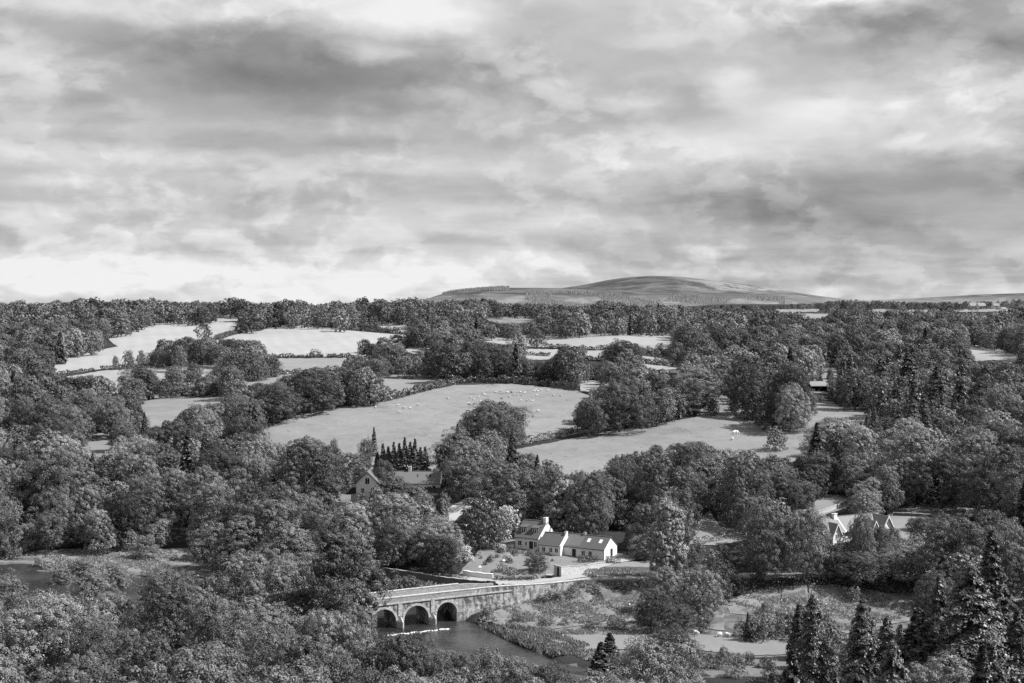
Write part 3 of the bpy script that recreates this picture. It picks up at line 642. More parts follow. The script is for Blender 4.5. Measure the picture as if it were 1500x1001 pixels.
def conifer_form(seed, H=14., W=5., levels=16, per=9, nl=14, leaf=.4, droop=.35, z0=.05, taper=1.0, frond=.55, ragged=.2):
    r = np.random.default_rng(seed); P = []; N = []; T = []
    for k in range(levels):
        t = (k+.5)/levels; z = H*(z0+(1-z0)*t); rad = W/2*(1-t)**taper*(1-.35*math.exp(-t*14))+.12
        for b in range(per):
            a = r.random()*6.283; L = rad*(1-ragged+2*ragged*r.random()*.9); u = np.sqrt(r.random(nl))
            x = np.cos(a)*u*L; y = np.sin(a)*u*L; dz = -droop*L*u**1.4 + r.normal(size=nl)*.12*H/levels
            w = r.normal(size=nl)*L*.13*u
            P.append(np.stack([x-np.sin(a)*w, y+np.cos(a)*w, z+dz+r.random()*H/levels*.6], -1))
            N.append(unit(np.stack([np.cos(a)*np.full(nl, .5), np.sin(a)*np.full(nl, .5), np.full(nl, .75)], -1)+r.normal(size=(nl, 3))*.45)); T.append(np.full(nl, (.8+.4*r.random())))
    P = np.concatenate(P); N = np.concatenate(N); T = np.concatenate(T)*(.8+.4*r.random(len(P)))
    V, Q = leaf_quads(P, N, leaf, 1.7, r, frond); V[:, 2] = np.maximum(V[:, 2], .1)
    return V, Q, np.repeat(T, 4), H, W
def cone_core(seed, H, W, n=2600, leaf=.3):
    """dense clipped-looking cypress or yew: leaf scatter over a smooth body"""
    r = np.random.default_rng(seed); t = r.random(n)**1.05; a = r.random(n)*6.283
    rad = W/2*np.sqrt(np.clip(1-((t-.3)/.72)**2, .01, 1))*(.86+.2*r.random(n))*(1+.06*np.sin(a*5+t*9))
    P = np.stack([np.cos(a)*rad, np.sin(a)*rad, H*(.02+.98*t)], -1); N = unit(np.stack([np.cos(a), np.sin(a), .5*np.ones(n)], -1)+r.normal(size=(n, 3))*.4)
    V, Q = leaf_quads(P, N, leaf, 1.4, r, .3); return V, Q, np.repeat(.75+.5*r.random(n), 4), H, W

FORMS = {}      # species -> lod -> list of dicts(crown mesh, trunk mesh, H, W)
def add_form(sp, lod, form, mat, trunk_r=.28, nl=5, seed=0, fork=.45):
    V, Q, tint, H, W = form; r = np.random.default_rng(seed+99)
    tv, tq = limbs(r, H, W, 0, trunk_r, nl, fork=fork)
    crown = np_mesh('crown', V, Q, M[mat], tint); trunk = np_mesh('trunk', tv, tq, M['bark'], smooth=True)
    both = None if lod == 0 else np_mesh('tree', np.concatenate([V, tv]), np.concatenate([Q, tq+len(V)]), [M[mat], M['bark']], np.concatenate([tint, np.ones(len(tv))]), mi=np.concatenate([np.zeros(len(Q)), np.ones(len(tq))]))
    FORMS.setdefault(sp, {}).setdefault(lod, []).append(dict(crown=crown, trunk=trunk, both=both, H=H, W=W))
LOD = {0: dict(nt=12, nl=82, leaf=.185), 1: dict(nt=9, nl=20, leaf=.44), 2: dict(nt=6, nl=9, leaf=.9)}
def lodp(l, **k):
    d = dict(LOD[l]); d.update({a: b for a, b in k.items()}); return d
for l in (0, 1, 2):
    nv = (2, 3, 2)[l]
    for v in range(nv):
        sd0 = 100*l+v*7
        add_form('oak', l, broad_form(sd0+1, 14, 15, .12, (46, 40, 22)[l], shape='dome', rb=.135, **LOD[l]), 'oak', .38, 6, sd0)
        add_form('ash', l, broad_form(sd0+2, 15, 11.5, .14, (42, 36, 20)[l], shape='oval', rb=.155, tj=.8, **LOD[l]), 'ash', .28, 6, sd0)
        add_form('syc', l, broad_form(sd0+3, 14, 12.5, .10, (42, 36, 20)[l], shape='dome', rb=.155, **LOD[l]), 'syc', .3, 5, sd0)
        add_form('light', l, broad_form(sd0+4, 14, 12, .08, (44, 36, 20)[l], shape='oval', rb=.14, tj=.45, **LOD[l]), 'light', .28, 5, sd0)
        if l < 2:
            add_form('willow', l, broad_form(sd0+5, 11, 11, .06, (36, 28)[l], shape='low', rb=.16, tj=.9, **LOD[l]), 'willow', .22, 6, sd0)
            add_form('poplar', l, broad_form(sd0+6, 18, 10, .06, (52, 42)[l], shape='tall', rb=.165, tj=.6, **LOD[l]), 'syc', .3, 7, sd0)
            add_form('shrub', l, broad_form(sd0+7, 4, 5, .0, (14, 12)[l], shape='low', rb=.22, **lodp(l, nt=(9, 7)[l], nl=(18, 10)[l], leaf=(.24, .36)[l])), 'shrub', .08, 4, sd0)
            add_form('conifer', l, conifer_form(sd0+8, 15, 7, (24, 15)[l], (13, 9)[l], (28, 13)[l], (.3, .6)[l], .30, .03, .85), 'con', .2, 0, sd0)
            add_form('larch', l, conifer_form(sd0+9, 20, 12, (30, 18)[l], (15, 11)[l], (74, 16)[l], (.2, .6)[l], .42, .02, .7, .6, .4), 'con2', .25, 0, sd0)
for v in range(2):
    add_form('sparse', 0, broad_form(301+v, 12, 12, .14, 34, 5, 10, .17, 'oval', .11, .05, .15, .9), 'willow', .2, 9, v, .35)
    add_form('pale', 0, broad_form(311+v, 6, 6.5, .0, 24, 10, 22, .26, 'dome', .18), 'pale', .1, 4, v)
    add_form('chestnut', 0, broad_form(321+v, 13, 10, .06, 40, 10, 30, .34, 'oval', .13, .04, tj=.3), 'light', .3, 5, v)
    add_form('cypress', 0, cone_core(331+v, 9, 2.6, 3000, .24), 'con', .1, 0, v)
    add_form('yew', 0, broad_form(341+v, 10, 10, .02, 60, 10, 26, .24, 'dome', .12, .04, tj=.35), 'con2', .3, 4, v)
    add_form('spruce', 0, conifer_form(351+v, 12, 4.2, 24, 10, 22, .26, .22, .03, 1.05, .4, .3), 'con3', .14, 0, v)
for sp in FORMS:
    for l in (0, 1, 2):
        if l not in FORMS[sp]: FORMS[sp][l] = FORMS[sp][max(k for k in FORMS[sp] if k < l)]   # coarser form missing: the finer one serves

# ------------------------------------------------------------------ where the trees stand
TREES = []      # dicts: x y H W sp label(optional) group(optional) manual
def place(px, py, w, h, sp, label=None, cat=None, group=None, tmin=120, name=None):
    p = p2g(px, py, tmin); k = p[1]/FPX
    TREES.append(dict(x=p[0], y=p[1], W=w*k, H=h*k, sp=sp, label=label, manual=True, cat=cat, group=group, name=name))
place(908, 634, 106, 78, 'oak', 'huge dark spreading oak on the hedge corner of the sheep field')
place(862, 632, 50, 45, 'syc', 'round tree tucked against the huge spreading oak')
place(722, 657, 108, 70, 'syc', 'broad multi-stemmed tree at the foot of the sheep field')
place(672, 704, 84, 76, 'willow', 'loose grey tree below the broad multi-stemmed field tree')
place(1092, 611, 76, 78, 'oak', 'tall oak casting a shadow on the cow pasture, outer of two')
place(1158, 627, 88, 92, 'oak', 'massive dark oak beside the pasture near the shed')
place(1008, 608, 92, 72, 'ash', 'spreading field tree above the hedge with a pale stem at its side')
place(1136, 660, 40, 35, 'shrub', 'small umbrella-shaped tree alone in the cow pasture', 'tree', None, 120, 'broadleaf_tree')
place(944, 578, 44, 40, 'syc', 'rounded tree behind the huge spreading oak')
place(914, 556, 64, 58, 'ash', 'tall round-headed tree between the hedged paddocks')
place(834, 559, 68, 52, 'oak', 'dark dense tree at the hedge end below the paddocks')
place(876, 556, 34, 22, 'shrub', 'low bush between two tall trees near the paddocks', 'bush')
place(787, 510, 32, 28, 'oak', 'dark round tree on the lower edge of the wide pale field')
place(760, 528, 36, 38, 'willow', 'grey feathery tree at the corner of the wide pale field')
place(968, 518, 18, 16, 'shrub', 'larger of two round bushes on the hedge of the wide pale field', 'bush')
place(949, 517, 13, 11, 'shrub', 'smaller of two round bushes on the hedge of the wide pale field', 'bush')
for a in [(648, 554, 62, 52), (688, 554, 58, 56), (724, 554, 54, 48), (760, 557, 52, 36), (796, 558, 42, 30)]: place(*a, 'oak' if a[0] < 700 else 'syc', 'thicket tree above the long clipped hedge', None, 'thicket trees above the long hedge')
place(460, 525, 22, 14, 'shrub', 'lone round bush on the hedge between the pale field and pasture', 'bush')
place(484, 524, 12, 6, 'shrub', 'tiny bush by the gap in the pale field hedge', 'bush')
place(540, 590, 64, 66, 'ash', 'tall tree at the end of the hedgerow where the long hedge begins')
place(456, 606, 92, 66, 'syc', 'wide tree in the middle of the thick hedgerow above the sheep field')
place(400, 622, 84, 62, 'ash', 'leafy tree at the lower end of the thick hedgerow above the sheep field')
place(350, 630, 66, 52, 'syc', 'rounded tree at the foot of the pasture hollow')
place(206, 581, 66, 46, 'oak', 'broad dark oak alone below the pale hay field strip')
place(258, 566, 28, 31, 'syc', 'upright dark tree, first of a close pair below the small hedgerow trees')
place(283, 562, 32, 30, 'ash', 'upright lighter tree, second of a close pair below the small hedgerow trees')
place(275, 581, 60, 24, 'shrub', 'long low thicket at the top of the pasture hollow', 'bush')
place(308, 580, 46, 24, 'shrub', 'bushy thicket beside the long low thicket above the pasture hollow', 'bush')
place(140, 607, 68, 54, 'oak', 'large rounded tree at the wood edge below the pale hay field')
place(300, 499, 36, 26, 'oak', 'dark round tree between the two pale hay fields')
place(369, 489, 46, 40, 'ash', 'big open tree at the head of the second pale hay field')
for i, a in enumerate([(169, 538, 14, 17), (189, 536, 19, 23), (207, 534, 16, 21), (220, 533, 14, 17), (232, 533, 14, 17)]): place(*a, 'willow', 'small pale hedgerow tree', None, 'small pale hedgerow trees')
for i, a in enumerate([(237, 526, 30, 29), (257, 531, 38, 24), (273, 523, 38, 30), (300, 526, 40, 27), (333, 526, 38, 27), (371, 522, 44, 24)]): place(*a, ('oak', 'syc')[i % 2], 'full round hedgerow tree', None, 'full round hedgerow trees')
for a in [(338, 558, 50, 40), (366, 558, 50, 42), (396, 553, 36, 32)]: place(*a, 'syc', 'bare-stemmed clump tree', None, 'clump of bare-stemmed trees')
place(548, 487, 23, 24, 'syc', 'lone tree on the hedge above the second pale hay field')
for a in [(612, 507, 50, 40), (642, 503, 42, 36), (535, 517, 28, 20), (560, 516, 32, 22), (583, 507, 32, 17), (582, 547, 48, 36), (606, 548, 40, 28), (511, 541, 22, 15)]: place(*a, 'oak', 'dark tree of the straggling thicket', None, 'straggling thicket trees')
place(788, 838, 34, 30, 'syc', 'round garden tree in front of the whitewashed cottage row')
place(980, 852, 70, 120, 'chestnut', 'tall sunlit tree beside the road past the cottage')
place(1032, 905, 92, 88, 'sparse', 'airy thin-leaved tree with visible limbs in the river meadow')
place(955, 926, 76, 64, 'oak', 'dark dense tree in the meadow beside the airy tree')
place(893, 990, 54, 64, 'conifer', 'dark ragged conifer by the river bank meadow')
place(647, 781, 19, 52, 'cypress', 'narrow dark cypress beside the gravel drive')
place(703, 806, 76, 78, 'yew', 'dense dome-shaped yew beside the gravel drive')
place(742, 790, 40, 50, 'pale', 'silvery pale-leaved tree beside the domed yew', 'tree')
place(682, 822, 30, 24, 'pale', 'pale flowering bush at the garden foot of the domed yew', 'bush')
place(831, 788, 72, 88, 'chestnut', 'bright layered tree behind the whitewashed cottage')
place(880, 776, 52, 66, 'light', 'pale leafy tree behind the long cottage wing')
place(548, 668, 16, 42, 'spruce', 'slim pointed spruce rising in front of the sheep field')
for i, (x, h) in enumerate([(553, 46), (561, 50), (569, 55), (577, 52), (585, 60), (593, 58), (601, 62), (608, 56), (616, 54), (623, 46)]): place(x, 706, 24, h*(1.12 if i % 2 else .94), 'spruce', 'pointed spruce in the close row behind the long house', None, 'close row of spruces')
place(537, 694, 26, 52, 'ash', 'bushy tree at the end of the spruce row behind the long house')
place(580, 800, 84, 94, 'poplar', 'big dark tree hiding the middle of the long house')
place(612, 764, 38, 52, 'syc', 'glossy small-leaved tree in front of the long house roof')
place(636, 830, 88, 76, 'light', 'broad tree below the narrow cypress')
place(497, 950, 122, 172, 'poplar', 'tall full poplar-like tree at the bridge end over the water')
place(425, 900, 110, 130, 'poplar', 'tall full tree behind the bridge-end poplar')
place(350, 880, 100, 118, 'poplar', 'tall leafy tree in the riverside wood, next to two taller trees')
for a in [(1190, 1030, 84, 160), (1262, 1036, 84, 160), (1298, 1030, 70, 130)]: place(*a, 'larch', 'dark drooping conifer standing in the wood of the near bank', None, 'drooping conifers of the near bank', 120)
place(1420, 1040, 170, 215, 'larch', 'enormous dark drooping conifer of the near bank')
place(1345, 1040, 110, 150, 'conifer', 'dark conifer beside the enormous drooping conifer')
place(1490, 1040, 90, 150, 'larch', 'drooping dark conifer partly beyond the enormous one')
place(880, 1035, 70, 95, 'conifer', 'ragged dark conifer on the near bank below the mown strip')
for a, sp_n, lb in [((62, 1015, 150, 150), 'light', 'great pale tree in the corner of the near riverside wood'), ((258, 990, 156, 128), 'syc', 'great rounded tree over the dark gap of the near riverside wood'), ((388, 1002, 136, 116), 'ash', 'great feathery tree between the dark gap and the bridge'), ((158, 1045, 140, 130), 'ash', 'great feathery tree next to the great pale corner tree'),
                  ((476, 990, 120, 96), 'willow', 'broad grey tree leaning to the river by the weir'), ((318, 1062, 150, 110), 'syc', 'low broad crown filling the foot of the dark gap'), ((565, 1015, 116, 74), 'ash', 'broad crown at the river edge below the weir'), ((0, 930, 110, 90), 'syc', 'rounded tree between the river bend water and the pale corner tree')]: place(*a, sp_n, lb)
for a, sp_n in [((600, 1038, 96, 92), 'willow'), ((652, 1042, 84, 92), 'ash'), ((704, 1044, 84, 90), 'syc'), ((756, 1040, 78, 74), 'willow'), ((812, 1036, 70, 64), 'ash')]: place(*a, sp_n, 'leafy riverside tree opposite the reeds', None, 'riverside trees opposite the reeds')
for a in [(815, 876, 42, 13), (842, 870, 38, 12), (868, 866, 32, 9), (798, 882, 32, 12), (905, 864, 42, 10)]: place(*a, 'shrub', 'dark scrub on the bank under the road wall', 'bush', 'scrub under the road wall')
for a in [(712, 914, 50, 28), (760, 912, 36, 18), (800, 916, 30, 14), (828, 916, 26, 13), (870, 921, 34, 16), (902, 922, 40, 18)]: place(*a, 'shrub', 'riverside bush in the line between rough meadow and mown strip', 'bush', 'riverside bushes')
for a in [(580, 872, 40, 30), (600, 858, 26, 16)]: place(*a, 'shrub', 'bush on the grassy bank behind the bridge', 'bush', 'bushes behind the bridge')
place(1216, 560, 14, 20, 'willow', 'slim light tree beside the open-fronted shed')
place(1242, 599, 16, 18, 'shrub', 'small pruned tree at the pasture edge beside the pole', 'tree', None, 120, 'broadleaf_tree')
for a in [(1252, 592, 44, 60), (1290, 600, 56, 76), (1330, 600, 70, 84), (1372, 612, 60, 76), (1320, 690, 60, 80)]: place(*a, 'larch', 'dark conifer in the clump east of the pole', None, 'dark conifer clump')
place(930, 808, 46, 42, 'oak', 'dark tree beside the white gable end of the long wing')
for a in [(1350, 796, 44, 40), (1378, 800, 46, 40), (1340, 778, 26, 20), (1388, 776, 26, 22), (1362, 776, 24, 18)]: place(*a, 'syc', 'leafy bush between the lodge and its lawn', 'bush', 'bushes between lodge and lawn')
place(1307, 790, 22, 18, 'yew', 'clipped dark ball-shaped bush before the lodge gable', 'bush')
for a in [(1228, 686, 112, 74), (1340, 735, 110, 110), (1432, 735, 110, 108)]: place(*a, 'light', 'large sunlit pale tree above the lodge', None, 'large pale trees above the lodge')
for a in [(1120, 850, 80, 110), (1182, 850, 74, 106), (1264, 848, 42, 100), (1255, 862, 92, 56), (1330, 856, 90, 60), (1398, 880, 110, 126), (1470, 880, 80, 120)]: place(*a, 'ash', 'leafy tree in the avenue below the gabled lodge', None, 'avenue below the lodge')
for a in [(1160, 920, 40, 26), (1250, 882, 26, 24), (1190, 905, 60, 30), (1122, 900, 34, 22), (1112, 935, 44, 40)]: place(*a, 'shrub', 'bramble bush in the rough grazing meadow', 'bush', 'bramble bushes in the meadow')
for a in [(120, 858, 60, 40), (165, 870, 60, 44), (90, 868, 44, 36), (215, 818, 44, 34), (40, 806, 60, 40), (140, 884, 80, 50)]: place(*a, 'willow', 'grey willow scrub in the riverside meadow above the bridge', 'bush', 'grey willow scrub', name='willow_bush')
place(1445, 480, 30, 18, 'syc', 'rounded tree just below the white far cottage')
for a in [(338, 466, 52, 30), (305, 468, 34, 24), (420, 472, 38, 34), (442, 472, 34, 33), (395, 472, 30, 24), (480, 472, 38, 28), (505, 472, 34, 26), (533, 471, 34, 36), (556, 472, 40, 34), (585, 470, 34, 28), (604, 471, 40, 36), (625, 470, 36, 32), (230, 474, 42, 34), (190, 476, 46, 36), (135, 474, 50, 38), (112, 478, 44, 36), (80, 476, 40, 34), (250, 472, 36, 28)]:
    place(*a, ('oak', 'syc', 'ash')[int(a[0]) % 3], 'domed tree of the skyline wood', None, 'domed skyline trees')
for k in range(46):      # flower beds and shrubs of the cottage garden
    px, py = rng.uniform(700, 830), rng.uniform(806, 843)
    if px > 790 and py > 826: continue
    if py < 806+max(0, (740-px)*.35): continue
    s_ = rng.uniform(5, 13); place(px, py, s_*1.3, s_, ('shrub', 'shrub', 'shrub', 'pale')[k % 4], ('pale flowering' if k % 4 == 3 else 'small leafy')+' shrub in the sloping cottage garden', 'bush', ('pale' if k % 4 == 3 else 'leafy')+' garden shrubs')
for px, py in ((783, 849), (789, 849), (786, 845), (798, 846), (812, 846)): place(px, py, 7, 5, 'pale', 'white flowers by the road at the cottage garden end', 'flowers', 'white roadside flowers', name='flower_clump')
n_manual = len(TREES)

def crown_box(t, z):
    """photo-space ellipse of a crown"""
    u, v, f = g2p(t['x'], t['y'], z + t['H']*.54); return float(u), float(v), FPX*t['W']/2/f, FPX*t['H']*.48/f
def clear_of_open(t, z, lim):
    u, v, rx, ry = crown_box(t, z); w = ell_window(u, v, rx, ry)
    if w is None: return None
    a, b, e = w; s = e.sum()
    return s > 0 and (OPENM[a, b] & e).sum() <= lim*s
hash_ = {}
def near_other(x, y, rmin, cell=12.0):
    ci, cj = int(x//cell), int(y//cell)
    for i in range(ci-2, ci+3):
        for j in range(cj-2, cj+3):
            for (a, b, rr) in hash_.get((i, j), ()):
                if (a-x)**2+(b-y)**2 < (min(rmin, rr) if y > 300 or rmin < 2.5 else .9*max(rmin, rr))**2: return True
    return False
def remember(x, y, rr, cell=12.0): hash_.setdefault((int(x//cell), int(y//cell)), []).append((x, y, rr))
for t in TREES: remember(t['x'], t['y'], t['W']*.5)
def species(x, y, px, py):
    n = math.sin(x*.031+1.7)*math.sin(y*.027+.3) + .7*math.sin(x*.071-y*.055+2) + rng.normal()*.55
    if py > 930 and px > 1060 and rng.random() < .55: return 'larch' if rng.random() < .6 else 'conifer'
    if 1230 < px < 1420 and 540 < py < 700 and rng.random() < .5: return 'larch'
    if rng.random() < .035: return 'conifer'
    if n < -.75: return 'willow' if rng.random() < .5 else 'ash'
    if n < -.1: return 'ash'
    if n < .5: return 'syc'
    if n < .85: return 'oak'
    return 'light'
cand = []
y = 128.0
while y < 1150:
    st = 8.0 if y < 460 else (8.8 if y < 800 else 10.0)
    xm = .39*y+12
    for x in np.arange(-xm, xm, st): cand.append((x+rng.uniform(-.45, .45)*st, y+rng.uniform(-.45, .45)*st))
    y += st
order = rng.permutation(len(cand))
for ci in order:
    x, yv = cand[ci]; z = gz(x, yv)
    if yv < 360 and seg_dist(np.array([x]), np.array([yv]), RIVER)[0] < RIV_HW+2: continue
    px, py, _ = g2p(x, yv, z); px, py = float(px), float(py)
    if 893 < px < 965 and 780 < py < 835: continue
    sp = species(x, yv, px, py)
    H = rng.uniform(9.5, 16.5) if yv > 400 else rng.uniform(9, 20); fat = dict(oak=1.08, ash=.8, syc=.9, light=.88, willow=1.0, larch=.5, conifer=.42)[sp]
    if sp == 'willow': H *= .75
    if yv < 250: H *= .92
    for k in ((1, .8, .62, .46, .33) if yv < 850 else (1, .8, .65)):
        t = dict(x=x, y=yv, H=H*k, W=H*k*fat*rng.uniform(.88, 1.2), sp=sp if k > .4 else 'shrub', manual=False)
        if near_other(x, yv, t['W']*(.68 if yv < 330 else .64 if yv < 700 else .46)): continue
        c = clear_of_open(t, z, .03 if yv < 850 else .06)
        if c is None: break
        if c: TREES.append(t); remember(x, yv, t['W']*(.68 if yv < 330 else .64 if yv < 700 else .46)); break
cand = []
y = 190.0
while y < 640:
    st = 5.5 if y < 330 else 7.0
    xm = .385*y+6
    for x in np.arange(-xm, xm, st): cand.append((x+rng.uniform(-.48, .48)*st, y+rng.uniform(-.48, .48)*st))
    y += st
for ci in rng.permutation(len(cand)):
    x, yv = cand[ci]; z = gz(x, yv)
    if yv < 360 and seg_dist(np.array([x]), np.array([yv]), RIVER)[0] < RIV_HW+1: continue
    px, py, _ = g2p(x, yv, z)
    if not (560 < px < 1180 and py > 925) and (yv < 270 or rng.random() > .22): continue
    H = rng.uniform(2.6, 7.0)
    for k in (1, .7, .5):
        t = dict(x=x, y=yv, H=H*k, W=H*k*rng.uniform(.9, 1.35), sp='shrub' if H*k < 5 else ('willow', 'ash', 'light')[rng.integers(3)], manual=False)
        if near_other(x, yv, t['W']*.5): continue
        if clear_of_open(t, z, .05): TREES.append(t); remember(x, yv, t['W']*.4); break
# far country: hedgerow and copse trees beyond the ridge and over the plain
far_seen = []
for _ in range(9000):
    px, py = rng.uniform(-15, 1515), 443+rng.random()**1.2*32
    p = p2g(px, py, 900)
    if p is None or p[1] < 1080 or p[1] > 4300 or (px < 650 and p[1] > 1180): continue
    H = rng.uniform(7.5, 14); t = dict(x=p[0], y=p[1], H=H, W=H*rng.uniform(.8, 1.35), sp=('oak', 'syc', 'ash', 'light', 'oak')[rng.integers(5)], manual=False)
    k = FPX/p[1]
    for f in (1, .75, .55):
        t2 = dict(t); t2['H'] *= f; t2['W'] *= f
        if not clear_of_open(t2, p[2], .04): continue
        if any(abs(px-a) < t2['W']*k*.42 and abs(py-b) < t2['H']*k*.28 for a, b in far_seen): break
        TREES.append(t2); far_seen.append((px, py)); break

# how much of each shows: paint crowns far to near
ids = np.full((MH, MW), -1, np.int32)
for i in sorted(range(len(TREES)), key=lambda i: -TREES[i]['y']):
    t = TREES[i]; t['z'] = gz(t['x'], t['y']); w = ell_window(*crown_box(t, t['z']))
    if w is not None: ids[w[0], w[1]][w[2]] = i
vis = np.bincount(ids[ids >= 0].ravel(), minlength=len(TREES))
for t, v in zip(TREES, vis): t['vis'] = int(v)
CONIF = {'conifer', 'larch', 'spruce', 'cypress'}
def kind_name(t):
    if t.get('name'): return t['name']
    if t['sp'] in CONIF: return 'conifer_tree'
    if t['sp'] == 'shrub' or t.get('cat') == 'bush': return 'bush'
    return 'broadleaf_tree'
LIM = {'flower_clump': 40, 'broadleaf_tree': 300, 'conifer_tree': 110, 'bush': 150, 'willow_bush': 50}
cnt = {}
rank = sorted(range(len(TREES)), key=lambda i: (not TREES[i]['manual'], -TREES[i]['vis']))
for i in rank:
    t = TREES[i]; k = kind_name(t); t['kind'] = k
    t['own'] = t['manual'] or (cnt.get(k, 0) < LIM[k] and t['vis'] >= 14)
    if t['own']: cnt[k] = cnt.get(k, 0)+1
MARKS = [(908, 600, 'the huge spreading oak'), (722, 625, 'the broad multi-stemmed field tree'), (1092, 575, 'the oak shading the cow pasture'), (1158, 585, 'the massive oak near the shed'), (1136, 645, 'the small umbrella-shaped tree'),
         (914, 530, 'the hedged paddocks'), (540, 560, 'the start of the long clipped hedge'), (456, 575, 'the thick hedgerow over the sheep field'), (206, 560, 'the broad oak under the hay field'), (140, 580, 'the lower hay field corner'),
         (300, 487, 'the tree dividing the pale hay fields'), (369, 470, 'the head of the second hay field'), (460, 460, 'the top hedge of the second hay field'), (560, 460, 'the thin field under the skyline'), (612, 490, 'the straggling thicket'),
         (690, 470, 'the dull rough field under the mountain'), (800, 475, 'the wide pale ridge field'), (900, 470, 'the ridge wood of the wide pale field'), (980, 490, 'the corner of the wide pale ridge field'), (1060, 470, 'the plain at the mountain foot'),
         (1190, 462, 'the brightest field on the plain'), (1290, 456, 'the second thin field on the plain'), (1345, 456, 'the third thin field on the plain'), (1433, 448, 'the far farm barns'), (1444, 469, 'the small white far house'), (1455, 515, 'the pale field past the eastern wood'),
         (1200, 565, 'the open-fronted shed'), (1259, 587, 'the pole in the cow pasture'), (1330, 560, 'the dark conifer clump'), (1100, 510, 'the middle of the broad wood'), (1240, 510, 'the ridge of the broad wood'), (1350, 500, 'the far flank of the broad wood'),
         (1060, 650, 'the white cow'), (950, 660, 'the foot of the cow pasture'), (1230, 640, 'the large pale trees over the lodge'), (1360, 660, 'the highest pale tree over the lodge'), (1450, 620, 'the eastern edge of the wood'), (1040, 770, 'the steep grassy gap'), (1120, 720, 'the wood over the grassy bank'), (1232, 735, 'the sunlit bank of the lodge'), (1230, 772, 'the lodge chimney'), (1310, 775, 'the lodge front gable'), (1370, 748, 'the lodge lawn'), (1460, 742, 'the garden tank by the lawn'),
         (1182, 820, 'the avenue below the lodge'), (1150, 880, 'the bramble meadow'), (1395, 830, 'the end of the lodge avenue'), (1490, 895, 'the corner meadow with two sheep'), (1260, 960, 'the drooping conifers'), (1420, 940, 'the enormous drooping conifer'), (1100, 965, 'the end of the bright mown strip'), (1000, 960, 'the middle of the bright mown strip'), (880, 985, 'the ragged conifer under the mown strip'), (960, 900, 'the dark meadow tree'), (1032, 860, 'the airy meadow tree'), (980, 790, 'the tall roadside tree'), (870, 800, 'the long cottage wing'), (785, 785, 'the tall cottage'), (831, 740, 'the bright layered tree'), (742, 765, 'the silvery pale tree'), (703, 765, 'the domed yew'), (680, 742, 'the gravel drive'), (647, 755, 'the narrow cypress'), (617, 712, 'the long house roof'), (528, 708, 'the long house gable'), (585, 680, 'the spruce row'), (548, 645, 'the slim lone spruce'),
         (440, 655, 'the bottom corner of the sheep field'), (270, 595, 'the pasture hollow'), (147, 650, 'the bright clearing'), (183, 630, 'the pole by the bright clearing'), (283, 775, 'the pole over the river meadow'), (253, 755, 'the grassy slope track'), (30, 850, 'the open water of the river bend'), (120, 830, 'the grey willow scrub'), (240, 815, 'the river meadow edge'), (498, 850, 'the bridge-end poplar'), (580, 900, 'the first bridge arch'), (610, 950, 'the weir'), (720, 960, 'the river below the weir'), (60, 600, 'the dark upper wood edge'), (60, 700, 'the steep wooded slope'), (130, 470, 'the skyline wood by the hay field'), (40, 470, 'the far end of the skyline wood'), (400, 720, 'the wood under the long house yard'), (330, 690, 'the slope under the pasture hollow'), (220, 690, 'the slope under the bright clearing'), (100, 930, 'the tallest trees of the near riverside wood'), (250, 930, 'the dark gap in the near riverside wood'), (400, 950, 'the bridge side of the near riverside wood'), (860, 720, 'the wood over the cottage row'), (960, 720, 'the dark trees over the roadside tree')]
def zone(px, py, H):
    """nearest landmark and how the tree lies to it on the slope"""
    a, b, nm = min(MARKS, key=lambda m: (m[0]-px)**2+(1.5*(m[1]-py))**2)
    dx, dy = px-a, py-b
    rel = 'beside' if abs(dx) > 1.2*abs(dy) else ('uphill of' if dy < 0 else 'downhill of')
    return rel+' '+nm
LOOK = dict(oak='dark dense broad-crowned tree', ash='mid-grey feathery oval tree', syc='full rounded leafy tree', light='pale sunlit leafy tree', willow='loose grey-leaved tree', poplar='upright leafy tree',
            shrub='low leafy bush', conifer='dark pointed conifer', larch='dark drooping conifer', spruce='pointed spruce')
CATS = {'flower_clump': 'flowers', 'broadleaf_tree': 'tree', 'conifer_tree': 'conifer', 'bush': 'bush', 'willow_bush': 'bush'}
def pick(t):
    l = 0 if t['y'] < 470 else (1 if t['y'] < 850 else 2)
    if t['manual'] and t['y'] < 640: l = 0
    if not t['own']: l = max(l, 1)
    fs = FORMS[t['sp']][l]; return l, int(rng.integers(len(fs)))
rest = []; TAGGED = []
for t in TREES:
    l, v = pick(t); f = FORMS[t['sp']][l][v]; rz = rng.uniform(0, 6.283)
    sx, sz = t['W']/f['W'], t['H']/f['H']
    if not t['own']: rest.append((t['x'], t['y'], t['z']-.1, rz, sx, sz, t['sp'], l, v)); continue
    px, py, _ = g2p(t['x'], t['y'], t['z']+t['H']*.5)
    e = empty(t['kind'], (t['x'], t['y'], t['z']-.08), rz, (sx, sx*rng.uniform(.93, 1.07), sz))
    if t.get('label'):
        lb, gp = t['label'], t.get('group')
        if gp and t['kind'] != 'flower_clump' and 'garden' not in lb:
            l2 = lb+', '+zone(float(px), float(py), t['H']).replace('the ', '', 1) if False else lb+', '+zone(float(px), float(py), t['H'])
            if len(l2.split()) <= 16: lb = l2
    else: lb = ('tall ' if t['H'] > 13.5 else 'small ' if t['H'] < 8 and t['sp'] != 'shrub' else '')+LOOK[t['sp']]+' '+zone(float(px), float(py), t['H']); gp = lb
    tag(e, lb, t.get('cat') or CATS[t['kind']], gp); TAGGED.append((e, t['H']))
    link_mesh('crown', f['crown'], e); link_mesh('trunk' if t['kind'] != 'bush' else 'stem', f['trunk'], e)

